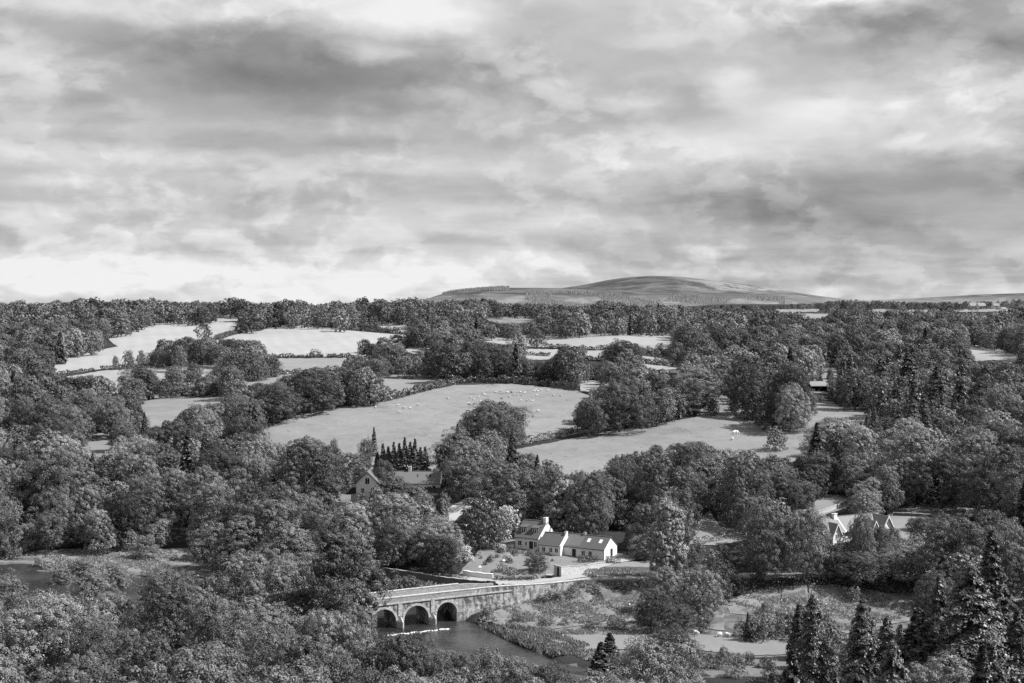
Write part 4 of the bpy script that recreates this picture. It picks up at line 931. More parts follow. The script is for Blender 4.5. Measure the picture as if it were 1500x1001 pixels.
used_base = set(); twins = {}
for e, H in TAGGED: twins.setdefault(e['label'], []).append((H, e))
for lb, es in twins.items():
    if len(es) < 2: continue
    es.sort(key=lambda q: q[0]); base = lb[5:] if lb.startswith('tall ') else lb[6:] if lb.startswith('small ') else lb
    base = base[4:] if base.startswith('low ') else base
    if not es[0][1].get('group'):
        for H, e in es: e['group'] = lb
    if len(base.split()) > 15 or any(q+base in twins for q in ('taller ', 'tallest ', 'shorter ', 'shortest ')) or base in used_base: continue
    used_base.add(base)
    if es[-1][0] > es[-2][0]*1.05: es[-1][1]['label'] = ('taller ' if len(es) == 2 else 'tallest ')+base
    if es[0][0]*1.05 < es[1][0]: es[0][1]['label'] = ('shorter ' if len(es) == 2 else 'shortest ')+base
    if len(es) == 3 and es[-1][0] > es[-2][0]*1.05 and es[0][0]*1.05 < es[1][0]: es[1][1]['label'] = 'middle-sized '+base
def scatter(name, pts, protos, label, cat):
    """one object of kind stuff: copies of the forms on points (x, y, z, rot, sx, sz, index)"""
    col = bpy.data.collections.new(name+'_forms')
    for k, me in enumerate(protos):
        o = bpy.data.objects.new('%s_form_%03d' % (name, k), me); col.objects.link(o)
    P = np.array([p[:3] for p in pts], np.float32)
    me = bpy.data.meshes.new(name); me.vertices.add(len(P)); me.vertices.foreach_set('co', P.ravel())
    a = me.attributes.new('rot', 'FLOAT_VECTOR', 'POINT'); a.data.foreach_set('vector', np.array([(0, 0, p[3]) for p in pts], np.float32).ravel())
    a = me.attributes.new('scl', 'FLOAT_VECTOR', 'POINT'); a.data.foreach_set('vector', np.array([(p[4], p[4], p[5]) for p in pts], np.float32).ravel())
    a = me.attributes.new('form', 'INT', 'POINT'); a.data.foreach_set('value', np.array([p[6] for p in pts], np.int32))
    me.update()
    ng = bpy.data.node_groups.new(name+'_scatter', 'GeometryNodeTree')
    ng.interface.new_socket('Geometry', in_out='INPUT', socket_type='NodeSocketGeometry'); ng.interface.new_socket('Geometry', in_out='OUTPUT', socket_type='NodeSocketGeometry')
    N = ng.nodes; gi = N.new('NodeGroupInput'); go = N.new('NodeGroupOutput'); ci = N.new('GeometryNodeCollectionInfo'); ip = N.new('GeometryNodeInstanceOnPoints')
    ci.inputs['Collection'].default_value = col; ci.inputs['Separate Children'].default_value = True; ci.inputs['Reset Children'].default_value = True
    def at(nm, ty):
        n = N.new('GeometryNodeInputNamedAttribute'); n.data_type = ty; n.inputs['Name'].default_value = nm
        return next(s for s in n.outputs if s.enabled and s.name == 'Attribute')
    L = ng.links; L.new(gi.outputs[0], ip.inputs['Points']); L.new(ci.outputs[0], ip.inputs['Instance']); ip.inputs['Pick Instance'].default_value = True
    L.new(at('form', 'INT'), ip.inputs['Instance Index']); L.new(at('rot', 'FLOAT_VECTOR'), ip.inputs['Rotation']); L.new(at('scl', 'FLOAT_VECTOR'), ip.inputs['Scale'])
    L.new(ip.outputs[0], go.inputs[0])
    o = link_mesh(name, me); md = o.modifiers.new('scatter', 'NODES'); md.node_group = ng
    tag(o, label, cat, kind='stuff'); return o
protos = []; pidx = {}
pts = []
for (x, y_, z, rz, sx, sz, sp, l, v) in rest:
    me = FORMS[sp][l][v]['both']
    if me.name not in pidx: pidx[me.name] = len(protos); protos.append(me)
    pts.append((x, y_, z, rz, sx, sz, pidx[me.name]))
scatter('woodland', pts, protos, 'continuous mass of smaller and half-hidden trees filling the woods and the far plain', 'woodland')
print('TREES', len(TREES), cnt, 'rest', len(rest))

# ------------------------------------------------------------------ plantation on the hill shoulder, too far to count
def plantation():
    V = []; Q = []; r = np.random.default_rng(5)
    def add(x, y, h):
        z = float(shoulder(x, y)); n = len(V); w = h*.26
        for k in range(4): V.append((x+w*math.cos(k*1.571+.4), y+w*math.sin(k*1.571+.4), z-1))
        V.append((x, y, z+h))
        for k in range(4): Q.append((n+k, n+(k+1) % 4, n+4))
    for _ in range(1500):
        u_ = r.random()**.8; px = 648+98*u_; y = 5990-r.random()*420*(.15+.85*u_); add((px-CX)/FPX*y, y, r.uniform(5, 11))
    for _ in range(7000):
        px = r.uniform(770, 1150); y = r.uniform(4900, 5560)
        if math.sin(px*.05+y*.006)+.8*math.sin(px*.021-y*.011+1) < -.25: continue
        add((px-CX)/FPX*y, y, r.uniform(5, 11))
    me = np_mesh('plantation', np.array(V), np.array(Q), M['con2'], np.full(len(V), 1.15))
    tag(link_mesh('conifer_plantation', me), 'dark conifer plantation spread over the shoulder of the mountain', 'plantation', kind='stuff')
plantation()

# ------------------------------------------------------------------ hedges: leafy banks along the field edges
def hedge(px_path, h, w, label, leaf=.42, dens=5.0, ragged=.35, mat='hedge', off=0):
    r = np.random.default_rng(int(px_path[0][0]*7+px_path[0][1]))
    pts = [p2g(*p) for p in densify_open(px_path, 8)]; pts = [p for p in pts if p is not None]
    P = np.array(pts); d = np.hypot(*np.diff(P[:, :2], axis=0).T); cum = np.concatenate([[0], np.cumsum(d)]); L = cum[-1]
    org = P[0].copy(); n = int(min(9000, max(60, L*(h*2+w)*dens))); far = P[:, 1].mean()
    u = r.random(n)*L; x = np.interp(u, cum, P[:, 0]); y = np.interp(u, cum, P[:, 1])
    i = np.clip(np.searchsorted(cum, u)-1, 0, len(d)-1); t = (P[i+1, :2]-P[i, :2])/d[i][:, None]; nn = np.stack([-t[:, 1], t[:, 0]], -1)
    hv = h*(1+ragged*(.6*np.sin(u*.55+1)+.5*np.sin(u*1.3+2)+.4*np.sin(u*.21)))
    a = r.random(n)*math.pi; side = np.cos(a)*w/2*(1+.2*np.sin(u*1.1)); zz = hv*np.clip(np.sin(a)**.55*(.93+.15*r.random(n)), 0, 1.2)*np.where(r.random(n) < .45, r.random(n), 1)
    X = x+nn[:, 0]*side; Y = y+nn[:, 1]*side
    pos = np.stack([X, Y, height(X, Y)+zz], -1)-org
    N = unit(np.stack([nn[:, 0]*np.cos(a), nn[:, 1]*np.cos(a), np.sin(a)*.8+.1], -1)+r.normal(size=(n, 3))*.4)
    V, Q = leaf_quads(pos, N, leaf*(1 if far < 500 else 1.5), .8, r)
    tint = np.repeat((.8+.4*r.random(n))*(.85+.3*np.sin(u*.4)**2), 4)
    o = link_mesh('hedge', np_mesh('hedge', V, Q, M[mat], tint), None, tuple(org)); tag(o, label, 'hedge'); return o
def densify_open(path, step):
    out = []
    for a, b in zip(path[:-1], path[1:]):
        n = max(1, int(math.hypot(b[0]-a[0], b[1]-a[1])/step)); out += [(a[0]+(b[0]-a[0])*k/n, a[1]+(b[1]-a[1])*k/n) for k in range(n)]
    return out+[path[-1]]
hedge([(557, 590), (600, 579), (640, 568), (668, 562), (700, 560), (750, 562), (800, 566), (846, 573)], 2.6, 2.6, 'long clipped hedge curving along the top of the sheep field')
hedge([(766, 651), (800, 645), (845, 633)], 2.0, 2.4, 'short hedge at the foot of the sheep field beside the multi-stemmed tree')
hedge([(935, 626), (980, 616), (1022, 608)], 1.9, 2.2, 'hedge running from the huge spreading oak along the cow pasture')
hedge([(388, 524), (430, 524), (473, 524)], 1.7, 2, 'straight low hedge under the second hay field, bush side')
hedge([(479, 524), (500, 524), (524, 524)], 1.7, 2, 'straight low hedge under the second hay field, past the gap')
hedge([(147, 542), (200, 538), (250, 535), (314, 530)], 1.5, 2, 'low hedge under the small hedgerow trees')
hedge([(73, 551), (110, 546), (138, 543)], 1.3, 2, 'low hedge end by the wood below the hay field')
hedge([(316, 499), (347, 489), (375, 486), (400, 478)], 2.6, 3.5, 'thick hedge dividing the two pale hay fields')
hedge([(412, 550), (450, 546), (500, 542)], 1.8, 2, 'hedge along the bottom of the pasture under the lone bush')
hedge([(398, 477), (430, 476), (461, 477), (485, 480), (515, 485), (555, 488), (592, 491)], 3.0, 4, 'ragged hedge along the top of the second hay field', ragged=.5)
hedge([(700, 494), (805, 490), (880, 488), (980, 488)], 2.5, 4, 'dark hedge line under the central ridge wood', ragged=.5)
hedge([(800, 511), (840, 513), (871, 514), (906, 513)], 2.4, 3, 'hedge under the wide pale ridge field, dark tree side')
hedge([(936, 517), (960, 519), (985, 520)], 2.4, 3, 'hedge under the wide pale ridge field, two-bush side')
hedge([(768, 521), (790, 522), (806, 523)], 1.8, 2.5, 'short hedge splitting the small pale paddocks')
hedge([(940, 533), (965, 536), (998, 538)], 2.4, 3, 'hedge splitting the pale paddock by the wood edge')
hedge([(940, 549), (965, 551), (990, 552)], 2.4, 3, 'lowest hedge of the pale paddock by the wood edge')
hedge([(858, 528), (875, 529), (892, 530)], 2.0, 3, 'scrap of hedge between the paddocks behind the round-headed tree')
hedge([(588, 524), (606, 524), (630, 524)], 2.2, 3, 'short hedge under the small field behind the thicket')
hedge([(546, 550), (580, 549), (616, 549)], 2.0, 3, 'hedge at the top of the narrow pasture')
hedge([(236, 581), (270, 580), (300, 579), (334, 578)], 2.0, 3, 'bushy hedge along the top of the pasture hollow', ragged=.6)
hedge([(512, 479), (540, 480), (570, 489)], 2.0, 3, 'ragged hedge below the thin skyline field', ragged=.6)
hedge([(846, 824), (860, 824), (876, 824)], 1.35, 1.5, 'clipped box hedge in front of the long cottage wing', .22, 30, .05)
hedge([(887, 826), (897, 826), (908, 825)], 1.5, 1.4, 'clipped box hedge before the white gable end', .22, 30, .05)
hedge([(724, 851), (750, 852), (783, 851)], 1.0, 1.0, 'low dark garden hedge along the road to the bridge', .22, 30, .15)
hedge([(731, 836), (745, 842), (758, 845)], 1.5, 1.6, 'dark clipped hedge across the lower cottage garden', .22, 24, .2)
hedge([(757, 812), (775, 812), (792, 814)], .7, .9, 'low flower hedge under the tall cottage front', .2, 30, .4, 'shrub')
hedge([(662, 752), (676, 745), (690, 736)], 1.0, 1.4, 'low round hedge beside the gravel drive', .25, 20, .3, 'shrub')
hedge([(1018, 798), (1050, 792), (1088, 784)], 1.2, 1.6, 'rough hedge along the foot of the steep grassy gap', .3, 10, .5, 'shrub')
hedge([(958, 850), (1000, 856), (1050, 862), (1110, 862)], 1.6, 2.4, 'dark hedge along the road past the tall roadside tree', .3, 8, .5)
hedge([(1110, 862), (1180, 858), (1260, 858), (1340, 872)], 1.6, 2.4, 'dark hedge under the avenue of the lodge', .3, 8, .5)

# ------------------------------------------------------------------ rough grass and reeds, beyond counting
def grass(name, regions, n, hgt, mat, label):
    r = np.random.default_rng(77+n); P = []
    tot = sum(w for _, w in regions)
    for poly, w in regions:
        C = np.array([p2g(*q)[:2] for q in densify(poly, 12)]); k = int(n*w/tot*1.6); lo, hi = C.min(0), C.max(0)
        X = r.uniform(lo[0], hi[0], k*2); Y = r.uniform(lo[1], hi[1], k*2); ins = np.zeros(len(X), bool)
        for (x0, y0), (x1, y1) in zip(C, np.roll(C, -1, 0)):
            if y0 != y1: ins ^= ((y0 > Y) != (y1 > Y)) & (X < (x1-x0)*(Y-y0)/(y1-y0)+x0)
        Z = height(X, Y)
        ok = ins & (Z > .95) & (np.sin(X*.35+1)*np.sin(Y*.42)+.6*np.sin(X*.9+Y*.7)+r.normal(size=len(X))*.6 > -.15)
        P += list(np.stack([X, Y, Z], -1)[ok][:k])
    P = np.array(P); k = 5; B = np.repeat(P, k, 0); m = len(B)
    h = hgt*(.5+.9*r.random(m)); B[:, 0] += r.normal(size=m)*.25; B[:, 1] += r.normal(size=m)*.25
    a = r.random(m)*6.283; w = .10+.14*r.random(m); lean = r.normal(size=(m, 2))*.3*h[:, None]
    dx = np.stack([np.cos(a)*w, np.sin(a)*w, 0*w], -1); tp = np.column_stack([lean, h])
    V = np.stack([B-dx, B+dx, B+dx*.35+tp, B-dx*.35+tp], 1).reshape(-1, 3); V[:, 2] += .05
    tint = np.repeat(np.repeat(.65+.7*r.random(len(P)), k)*(.85+.3*r.random(m)), 4)
    tag(link_mesh(name, np_mesh(name, V, np.arange(4*m).reshape(m, 4), M[mat], tint)), label, 'grass', kind='stuff')
grass('rough_grass', [([(735, 892), (800, 872), (852, 859), (930, 862), (928, 882), (920, 908), (860, 915), (760, 912)], 3), ([(1065, 882), (1100, 868), (1220, 861), (1274, 867), (1330, 886), (1328, 905), (1240, 925), (1110, 897)], 3),
                      ([(66, 806), (271, 808), (277, 820), (210, 847), (180, 871), (110, 865), (60, 841)], 3), ([(545, 836), (690, 847), (651, 863), (562, 878)], 2), ([(1470, 877), (1505, 880), (1505, 940), (1478, 905)], 1), ([(855, 836), (950, 834), (950, 846), (856, 846)], 1), ([(800, 858), (850, 853), (950, 851), (950, 862), (860, 868)], 2), ([(805, 945), (860, 953), (1010, 953), (1090, 960), (1090, 975), (860, 968)], 2), ([(797, 932), (830, 925), (955, 926), (955, 931), (830, 931)], 1)],
      11000, .36, 'grassb', 'tufts of rough grass over the river meadows')
grass('pasture_tufts', [([(400, 635), (500, 600), (600, 582), (700, 567), (840, 574), (835, 625), (700, 655), (560, 660)], 3), ([(760, 660), (900, 634), (1050, 610), (1170, 632), (1165, 660), (900, 690)], 2)], 1800, .12, 'grassb', 'thin scatter of tufts and rushes over the grazed pastures')
grass('reeds', [([(690, 918), (740, 918), (800, 925), (860, 948), (812, 966), (760, 944), (700, 926)], 4), ([(55, 838), (100, 860), (90, 872), (45, 866)], 1)], 3200, .6, 'grassd', 'tall sedge and reeds along the river edge')

# ------------------------------------------------------------------ bridge
def bridge():
    e = empty('stone_bridge', (PB[0], PB[1], 0), R(26)); tag(e, 'pale stone bridge with round arches crossing the river', 'bridge')
    Wd = 6.4; S0, S1 = -35.0, 3.0
    arches = [(-4.3, 0.0), (-11.1, -6.0), (-17.9, -12.8), (-24.7, -19.6), (-31.5, -26.4)]
    crown_z = lambda c: float(deck_z(c))-.95
    prof_ = [(S0, -1.5)]
    for a, b in sorted(arches):
        r = (b-a)/2; c = (a+b)/2; zs = crown_z(c)-r
        prof_ += [(a, -1.5), (a, zs)] + [(c-r*math.cos(t), zs+r*math.sin(t)) for t in np.linspace(0, math.pi, 17)[1:-1]] + [(b, zs), (b, -1.5)]
    prof_.append((S1, -1.5))
    V = []; F = []
    for s, z in prof_: V += [(s, 0, z), (s, Wd, z), (s, 0, float(deck_z(s))), (s, Wd, float(deck_z(s)))]
    for i in range(len(prof_)-1):
        a, b = 4*i, 4*(i+1)
        if abs(prof_[i][0]-prof_[i+1][0]) > 1e-6: F += [(a, b, b+2, a+2), (a+1, a+3, b+3, b+1)]
        if not (prof_[i][1] < -1 and prof_[i+1][1] < -1): F.append((a, a+1, b+1, b))
    MB().poly(V, F).build('masonry', M['bridge'], e)
    for a, b in arches:
        r = (b-a)/2; c = (a+b)/2; zs = crown_z(c)-r; m = MB(); n = 19; ts = np.linspace(0, math.pi, n); th = .42
        pts = []
        for t in ts:
            for rr, yy in ((r-.0, -.07), (r+th, -.07), (r+th, .02), (r, .02)): pts.append((c-rr*math.cos(t), yy, zs+rr*math.sin(t)))
        fs = [(4*i+k, 4*(i+1)+k, 4*(i+1)+(k+1) % 4, 4*i+(k+1) % 4) for i in range(n-1) for k in range(4)]
        m.poly(pts, fs).build('arch_ring', M['arch'], e)
    piers = [(-6.0, -4.3), (-12.8, -11.1), (-19.6, -17.9), (-26.4, -24.7)]
    for a, b in piers:
        c = (a+b)/2; m = MB()
        for (z0, z1, k) in ((-1.5, 2.3, 1.0), (2.3, 3.0, .0)):
            pass
        m.poly([(a+.1, .0, -1.5), (c, -1.5, -1.5), (b-.1, .0, -1.5), (a+.1, .0, 2.2), (c, -1.5, 2.2), (b-.1, .0, 2.2), (c, -.02, 3.4)], [(0, 1, 4, 3), (1, 2, 5, 4), (3, 4, 6), (4, 5, 6), (0, 2, 1)])
        m.build('cutwater', M['arch'], e)
        MB().box(a+.45, b-.45, -.14, 0.01, 3.2, float(deck_z(c))-.15).build('pilaster', M['arch'], e)
    def rail(name, y0, y1, z0, z1, mat, sa=S0, sb=S1, n=12, parent=e):
        ss = np.linspace(sa, sb, n); V = []; F = []
        for s in ss:
            d = float(deck_z(s)); V += [(s, y0, d+z0), (s, y1, d+z0), (s, y1, d+z1), (s, y0, d+z1)]
        F = [(4*i+k, 4*(i+1)+k, 4*(i+1)+(k+1) % 4, 4*i+(k+1) % 4) for i in range(n-1) for k in range(4)] + [(0, 1, 2, 3), (4*n-4, 4*n-3, 4*n-2, 4*n-1)]
        return MB().poly(V, F).build(name, mat, parent)
    rail('string_course', -.16, .02, -.2, .06, M['arch'])
    for y0 in (0.003, Wd-.453):
        p = rail('parapet', y0, y0+.45, .063, 1.0, M['coping']); rail('coping', y0-.05, y0+.5, 1.003, 1.14, M['arch'], parent=p)
    rail('carriageway', .46, Wd-.46, .004, .05, M['road'])
    # road wall carrying on from the bridge to the junction
    w = empty('road_wall', (PB[0], PB[1], 0), R(26)); tag(w, 'stained retaining wall carrying the road from the bridge to the junction', 'wall')
    def strip(name, y0, y1, zb, zt, mat, sa, sb, n=14):
        ss = np.linspace(sa, sb, n); V = []
        for s in ss: V += [(s, y0, zb(s)), (s, y1, zb(s)), (s, y1, zt(s)), (s, y0, zt(s))]
        F = [(4*i+k, 4*(i+1)+k, 4*(i+1)+(k+1) % 4, 4*i+(k+1) % 4) for i in range(n-1) for k in range(4)] + [(0, 1, 2, 3), (4*n-4, 4*n-3, 4*n-2, 4*n-1)]
        return MB().poly(V, F).build(name, mat, w)
    top = lambda s: float(deck_z(s))+1.0-.55*float(sm(6, 22, s))
    strip('wall_face', .003, .45, lambda s: -.5+.12*s, top, M['bridge'], 3.004, 29)
    strip('coping', -.06, .52, lambda s: top(s)+.003, lambda s: top(s)+.13, M['arch'], 3.004, 29)
    strip('string_course', -.15, 0, lambda s: float(deck_z(s))-.2, lambda s: float(deck_z(s))+.06, M['arch'], 3.004, 12)
    w2 = empty('road_wall', (PB[0], PB[1], 0), R(26)); tag(w2, 'low wall on the far side of the road off the bridge', 'wall')
    w = w2
    strip('wall_face', Wd-.45, Wd-.003, lambda s: float(deck_z(s))-1.2, lambda s: float(deck_z(s))+.95-.5*float(sm(4, 10, s)), M['coping'], 3.004, 11)
bridge()
# road from the bridge to the junction and away past the cottage
def road_strip():
    ss = np.linspace(3.0, 27, 20); c = PB[None]+UB[None]*ss[:, None]+NB[None]*DECK_N; V = []; Q = []
    path = [(p[0], p[1], float(deck_z(s))+.02) for p, s in zip(c, ss)]
    for k in range(2, 40):
        x = 12+k*3.0; y = float(np.interp(x, ROADP[:, 0], ROADP[:, 1]))
        if x > path[-1][0]+2: path.append((x, y, gz(x, y)+.12))
    P = np.array(path); t = np.gradient(P[:, :2], axis=0); t /= np.linalg.norm(t, axis=1)[:, None]; n = np.stack([-t[:, 1], t[:, 0]], -1)
    for i, p in enumerate(P):
        for o, dz in ((2.45, -.5), (2.44, 0), (0, .05), (-2.44, 0), (-2.45, -.5)): V.append((p[0]+n[i, 0]*o, p[1]+n[i, 1]*o, p[2]+dz))
    for i in range(len(P)-1):
        for k in range(4): Q.append((i*5+k, i*5+k+1, (i+1)*5+k+1, (i+1)*5+k))
    tag(link_mesh('road', np_mesh('road', np.array(V), np.array(Q)[:, ::-1], M['road'])), 'pale narrow road from the bridge past the cottage', 'road', kind='structure')
road_strip()
sheet('lane', [(640, 848), (690, 846), (726, 851), (782, 851), (824, 847), (862, 834), (884, 825), (908, 821), (930, 820), (930, 823), (905, 826), (880, 834), (858, 847), (800, 857), (740, 858), (690, 853)], M['lane'], 'pale gravel lane climbing from the junction to the cottage row', 'lane', .3, 2.5)

def wall_run(name, px_path, h0, h1, th, mat, label, cap=None, cat='wall'):
    P = [p2g(*p) for p in densify_open(px_path, 5)]; n = len(P); org = P[0]; V = []
    for i, p in enumerate(P):
        a, b = P[max(i-1, 0)], P[min(i+1, n-1)]; t = np.array((b[0]-a[0], b[1]-a[1])); t /= np.linalg.norm(t)+1e-9; q = np.array((-t[1], t[0]))*th/2
        h = h0+(h1-h0)*i/(n-1)+.05*math.sin(i*1.9)
        for o, z in ((-q, -.5), (q, -.5), (q, h), (-q, h)): V.append((p[0]+o[0]-org[0], p[1]+o[1]-org[1], p[2]+z-org[2]))
    F = [(4*i+k, 4*(i+1)+k, 4*(i+1)+(k+1) % 4, 4*i+(k+1) % 4) for i in range(n-1) for k in range(4)] + [(0, 1, 2, 3), (4*n-4, 4*n-3, 4*n-2, 4*n-1)]
    e = empty(name, tuple(org)); tag(e, label, cat); MB().poly(V, F).build('wall_face', mat, e)
    V2 = []
    for i in range(n):
        c = [np.array(V[4*i+k]) for k in range(4)]; m = (c[2]+c[3])/2; d = (c[2]-c[3])*.58
        V2 += [tuple(m-d+(0, 0, .004)), tuple(m+d+(0, 0, .004)), tuple(m+d+(0, 0, .12)), tuple(m-d+(0, 0, .12))]
    MB().poly(V2, F).build('coping', cap or mat, e); return e
wall_run('garden_wall', [(545, 842), (600, 848), (650, 855), (700, 859), (726, 859)], 1.7, 1.0, .5, M['mosswall'], 'mossy dark wall above the grassy bank behind the bridge', M['coping'])
wall_run('garden_wall', [(679, 844), (690, 846), (705, 848), (722, 850)], 1.1, 1.2, .4, M['white'], 'bright white curved wall by the road junction', M['white'])
sw = wall_run('garden_wall', [(812, 846), (822, 846.5), (840, 842), (860, 836), (874, 831), (886, 827)], 2.6, .5, .5, M['rubble'], 'sunlit rubble wall beside the lane with a narrow dark door', M['coping'])
p0, p1 = p2g(817, 846.4), p2g(821, 846.5); MB().box(-.45, .45, -.42, -.2, -.2, 2.25).build('door', M['dark'], sw, tuple((p0+p1)/2-np.array(sw.location)))
wall_run('field_wall', [(1140, 770), (1172, 763), (1214, 750), (1240, 738)], .9, .9, .5, M['rubble'], 'pale stone wall slanting up the bank behind the lodge', M['coping'])
wall_run('field_wall', [(1308, 756), (1340, 757), (1366, 759)], .8, .8, .5, M['mosswall'], 'dark low wall along the lodge lawn', M['coping'])
def pillar(px, py, h, w, label):
    p = p2g(px, py); e = empty('gate_pillar', tuple(p)); tag(e, label, 'pillar')
    MB().box(-w/2, w/2, -w/2, w/2, -.4, h).build('shaft', M['white'], e); c = MB(); c.box(-w*.65, w*.65, -w*.65, w*.65, h+.003, h+.14)
    c.poly([(-w*.6, -w*.6, h+.14), (w*.6, -w*.6, h+.14), (w*.6, w*.6, h+.14), (-w*.6, w*.6, h+.14), (0, 0, h+.5)], [(0, 1, 4), (1, 2, 4), (2, 3, 4), (3, 0, 4)]); c.build('cap', M['white'], e)
pillar(703, 845, 1.9, .5, 'white pointed gate pillar behind the bright curved wall')
pillar(738, 838, 2.3, .45, 'white gate pillar in the dark hedge of the cottage garden')

# ------------------------------------------------------------------ houses
def slope_slab(pts, th):
    """pts: four corners (eave left, eave right, ridge right, ridge left); thickness along the normal"""
    P = [np.array(p, float) for p in pts]; n = np.cross(P[1]-P[0], P[3]-P[0]); n /= np.linalg.norm(n)
    if n[2] < 0: n = -n
    return [tuple(p) for p in P]+[tuple(p+n*th) for p in P]
BOXF = [(0, 3, 2, 1), (4, 5, 6, 7), (0, 1, 5, 4), (1, 2, 6, 5), (2, 3, 7, 6), (3, 0, 4, 7)]
def house(name, label, loc, rz, W, D, ev, rg, wm, rm, cat='house', over=.25, gable_right=.15, gable_left=.15):
    e = empty(name, loc, rz); tag(e, label, cat)
    MB().extrude([(0, -1.5), (D, -1.5), (D, ev), (D/2, rg-.05), (0, ev)], 'x', 0, W).build('wall', wm, e)
    k = (rg-ev)/(D/2)
    for sgn in (0, 1):
        y0 = -over if sgn == 0 else D+over; z0 = ev-over*k
        MB().poly(slope_slab([(-gable_left, y0, z0+.03), (W+gable_right, y0, z0+.03), (W+gable_right, D/2, rg+.03), (-gable_left, D/2, rg+.03)], .16), BOXF).build('roof_slope', rm, e)
    MB().box(-gable_left-.01, W+gable_right+.01, D/2-.14, D/2+.14, rg+.14, rg+.30).build('ridge_cap', M['slate2'], e)
    return e
def window(e, c, w, h, face, frame=M['trim']):
    """face: 'f' on a wall y=c[1] looking to -y, 'r' on a wall x=c[0] looking to +x"""
    x, y, z = c; t = .09; f = MB(); p = MB()
    def bx(m, a0, a1, z0, z1, d0, d1):
        if face == 'f': m.box(x+a0, x+a1, y-d1, y-d0, z+z0, z+z1)
        else: m.box(x+d0, x+d1, y+a0, y+a1, z+z0, z+z1)
    bx(f, -w/2-t, w/2+t, -t, 0, .0, .10); bx(f, -w/2-t, w/2+t, h, h+t, .0, .07); bx(f, -w/2-t, -w/2, 0, h, .0, .07); bx(f, w/2, w/2+t, 0, h, .0, .07); bx(f, -.035, .035, 0, h, .0, .06)
    wo = f.build('window', frame, e); bx(p, -w/2, w/2, 0, h, .003, .03); p.build('pane', M['glass'], wo); return wo
def door(e, c, w, h, face='f', mat=None):
    x, y, z = c; m = MB()
    if face == 'f': m.box(x-w/2, x+w/2, y-.06, y, z, z+h)
    else: m.box(x, x+.06, y-w/2, y+w/2, z, z+h)
    return m.build('door', mat or M['dark'], e)
def chimney(e, x, y, z0, z1, w=.7, d=.5, mat=None):
    c = MB().box(x-w/2, x+w/2, y-d/2, y+d/2, z0, z1).build('chimney', mat or M['white'], e)
    MB().box(x-w/2-.06, x+w/2+.06, y-d/2-.06, y+d/2+.06, z1+.003, z1+.12).build('chimney_cap', mat or M['white'], c)
    MB().box(x-.14, x+.14, y-.14, y+.14, z1+.12, z1+.45).build('chimney_pot', M['slate2'], c)
def on_slope(W, D, ev, rg, x0, x1, u0, u1, th=.05, lift=.2):
    f = lambda x, u: (x, u*D/2, ev+(rg-ev)*u+lift)
    return MB().poly(slope_slab([f(x0, u0), f(x1, u0), f(x1, u1), f(x0, u1)], th), BOXF)
RZ = R(-30); U = np.array((math.cos(RZ), math.sin(RZ))); VV = np.array((-U[1], U[0]))
def corner(px, py, W):                       # photo pixel of the front right corner at the ground -> front left corner
    p = p2g(px, py); return (p[0]-U[0]*W, p[1]-U[1]*W, p[2])
# tall cottage
l1 = corner(789, 808, 6.0); W, D, ev, rg = 6.0, 8.0, 2.9, 6.0
h1 = house('cottage', 'tall grey-fronted cottage with dormers and a blank white gable', l1, RZ, W, D, ev, rg, M['white'], M['slate'], over=.3, gable_right=.0)
MB().box(.02, W-.02, -.05, -.003, -.6, ev-.2).build('front_render', M['rendered'], h1)
chimney(h1, W-.35, D/2, rg-.7, rg+.95, .7, 1.1)
door(h1, (4.1, -.05, 0), .95, 2.1); window(h1, (1.2, -.05, 1.0), .9, 1.0, 'f'); window(h1, (5.2, -.05, .9), .7, 1.2, 'f'); window(h1, (2.8, -.05, 1.1), .5, .8, 'f')
for x in (1.45, 4.35):
    u = .30; y0 = u*D/2; z0 = ev+(rg-ev)*u
    dm = MB().box(x-.75, x+.75, y0, y0+2.2, z0-.1, z0+1.15).build('dormer', M['slate'], h1)
    MB().poly(slope_slab([(x-.95, y0-.25, z0+1.13), (x+.95, y0-.25, z0+1.13), (x+.95, y0+2.4, z0+1.6), (x-.95, y0+2.4, z0+1.6)], .1), BOXF).build('dormer_roof', M['slate'], dm)
    f = MB(); f.box(x-.55, x+.55, y0-.07, y0-.004, z0+.0, z0+.14); f.box(x-.55, x+.55, y0-.07, y0-.004, z0+.9, z0+1.0)
    for a in (-.55, -.06, .43): f.box(x+a, x+a+.12, y0-.07, y0-.004, z0+.14, z0+.9)
    f.build('dormer_window', M['trim'], dm); MB().box(x-.5, x+.5, y0-.03, y0-.004, z0+.14, z0+.9).build('pane', M['glass'], dm)
# low white wing
l2 = corner(821, 816, 5.4); W2, D2, ev2, rg2 = 5.4, 6.0, 2.35, 4.5
h2 = house('cottage', 'low whitewashed cottage joining the tall cottage to the long wing', l2, RZ, W2, D2, ev2, rg2, M['white'], M['slate'], gable_right=-.05)
for x, w in ((1.2, .75), (3.0, .7), (4.4, .75)): window(h2, (x, 0, .85), w, .95, 'f')
MB().poly(slope_slab([(W2-.05, -.3, ev2-.08), (W2+.3, -.3, ev2-.08), (W2+.3, D2/2, rg2+.2), (W2-.05, D2/2, rg2+.2)], .2), BOXF).build('gable_coping', M['white'], h2)
chimney(h2, W2-.2, D2/2, rg2-.3, rg2+.55, .5, .6)
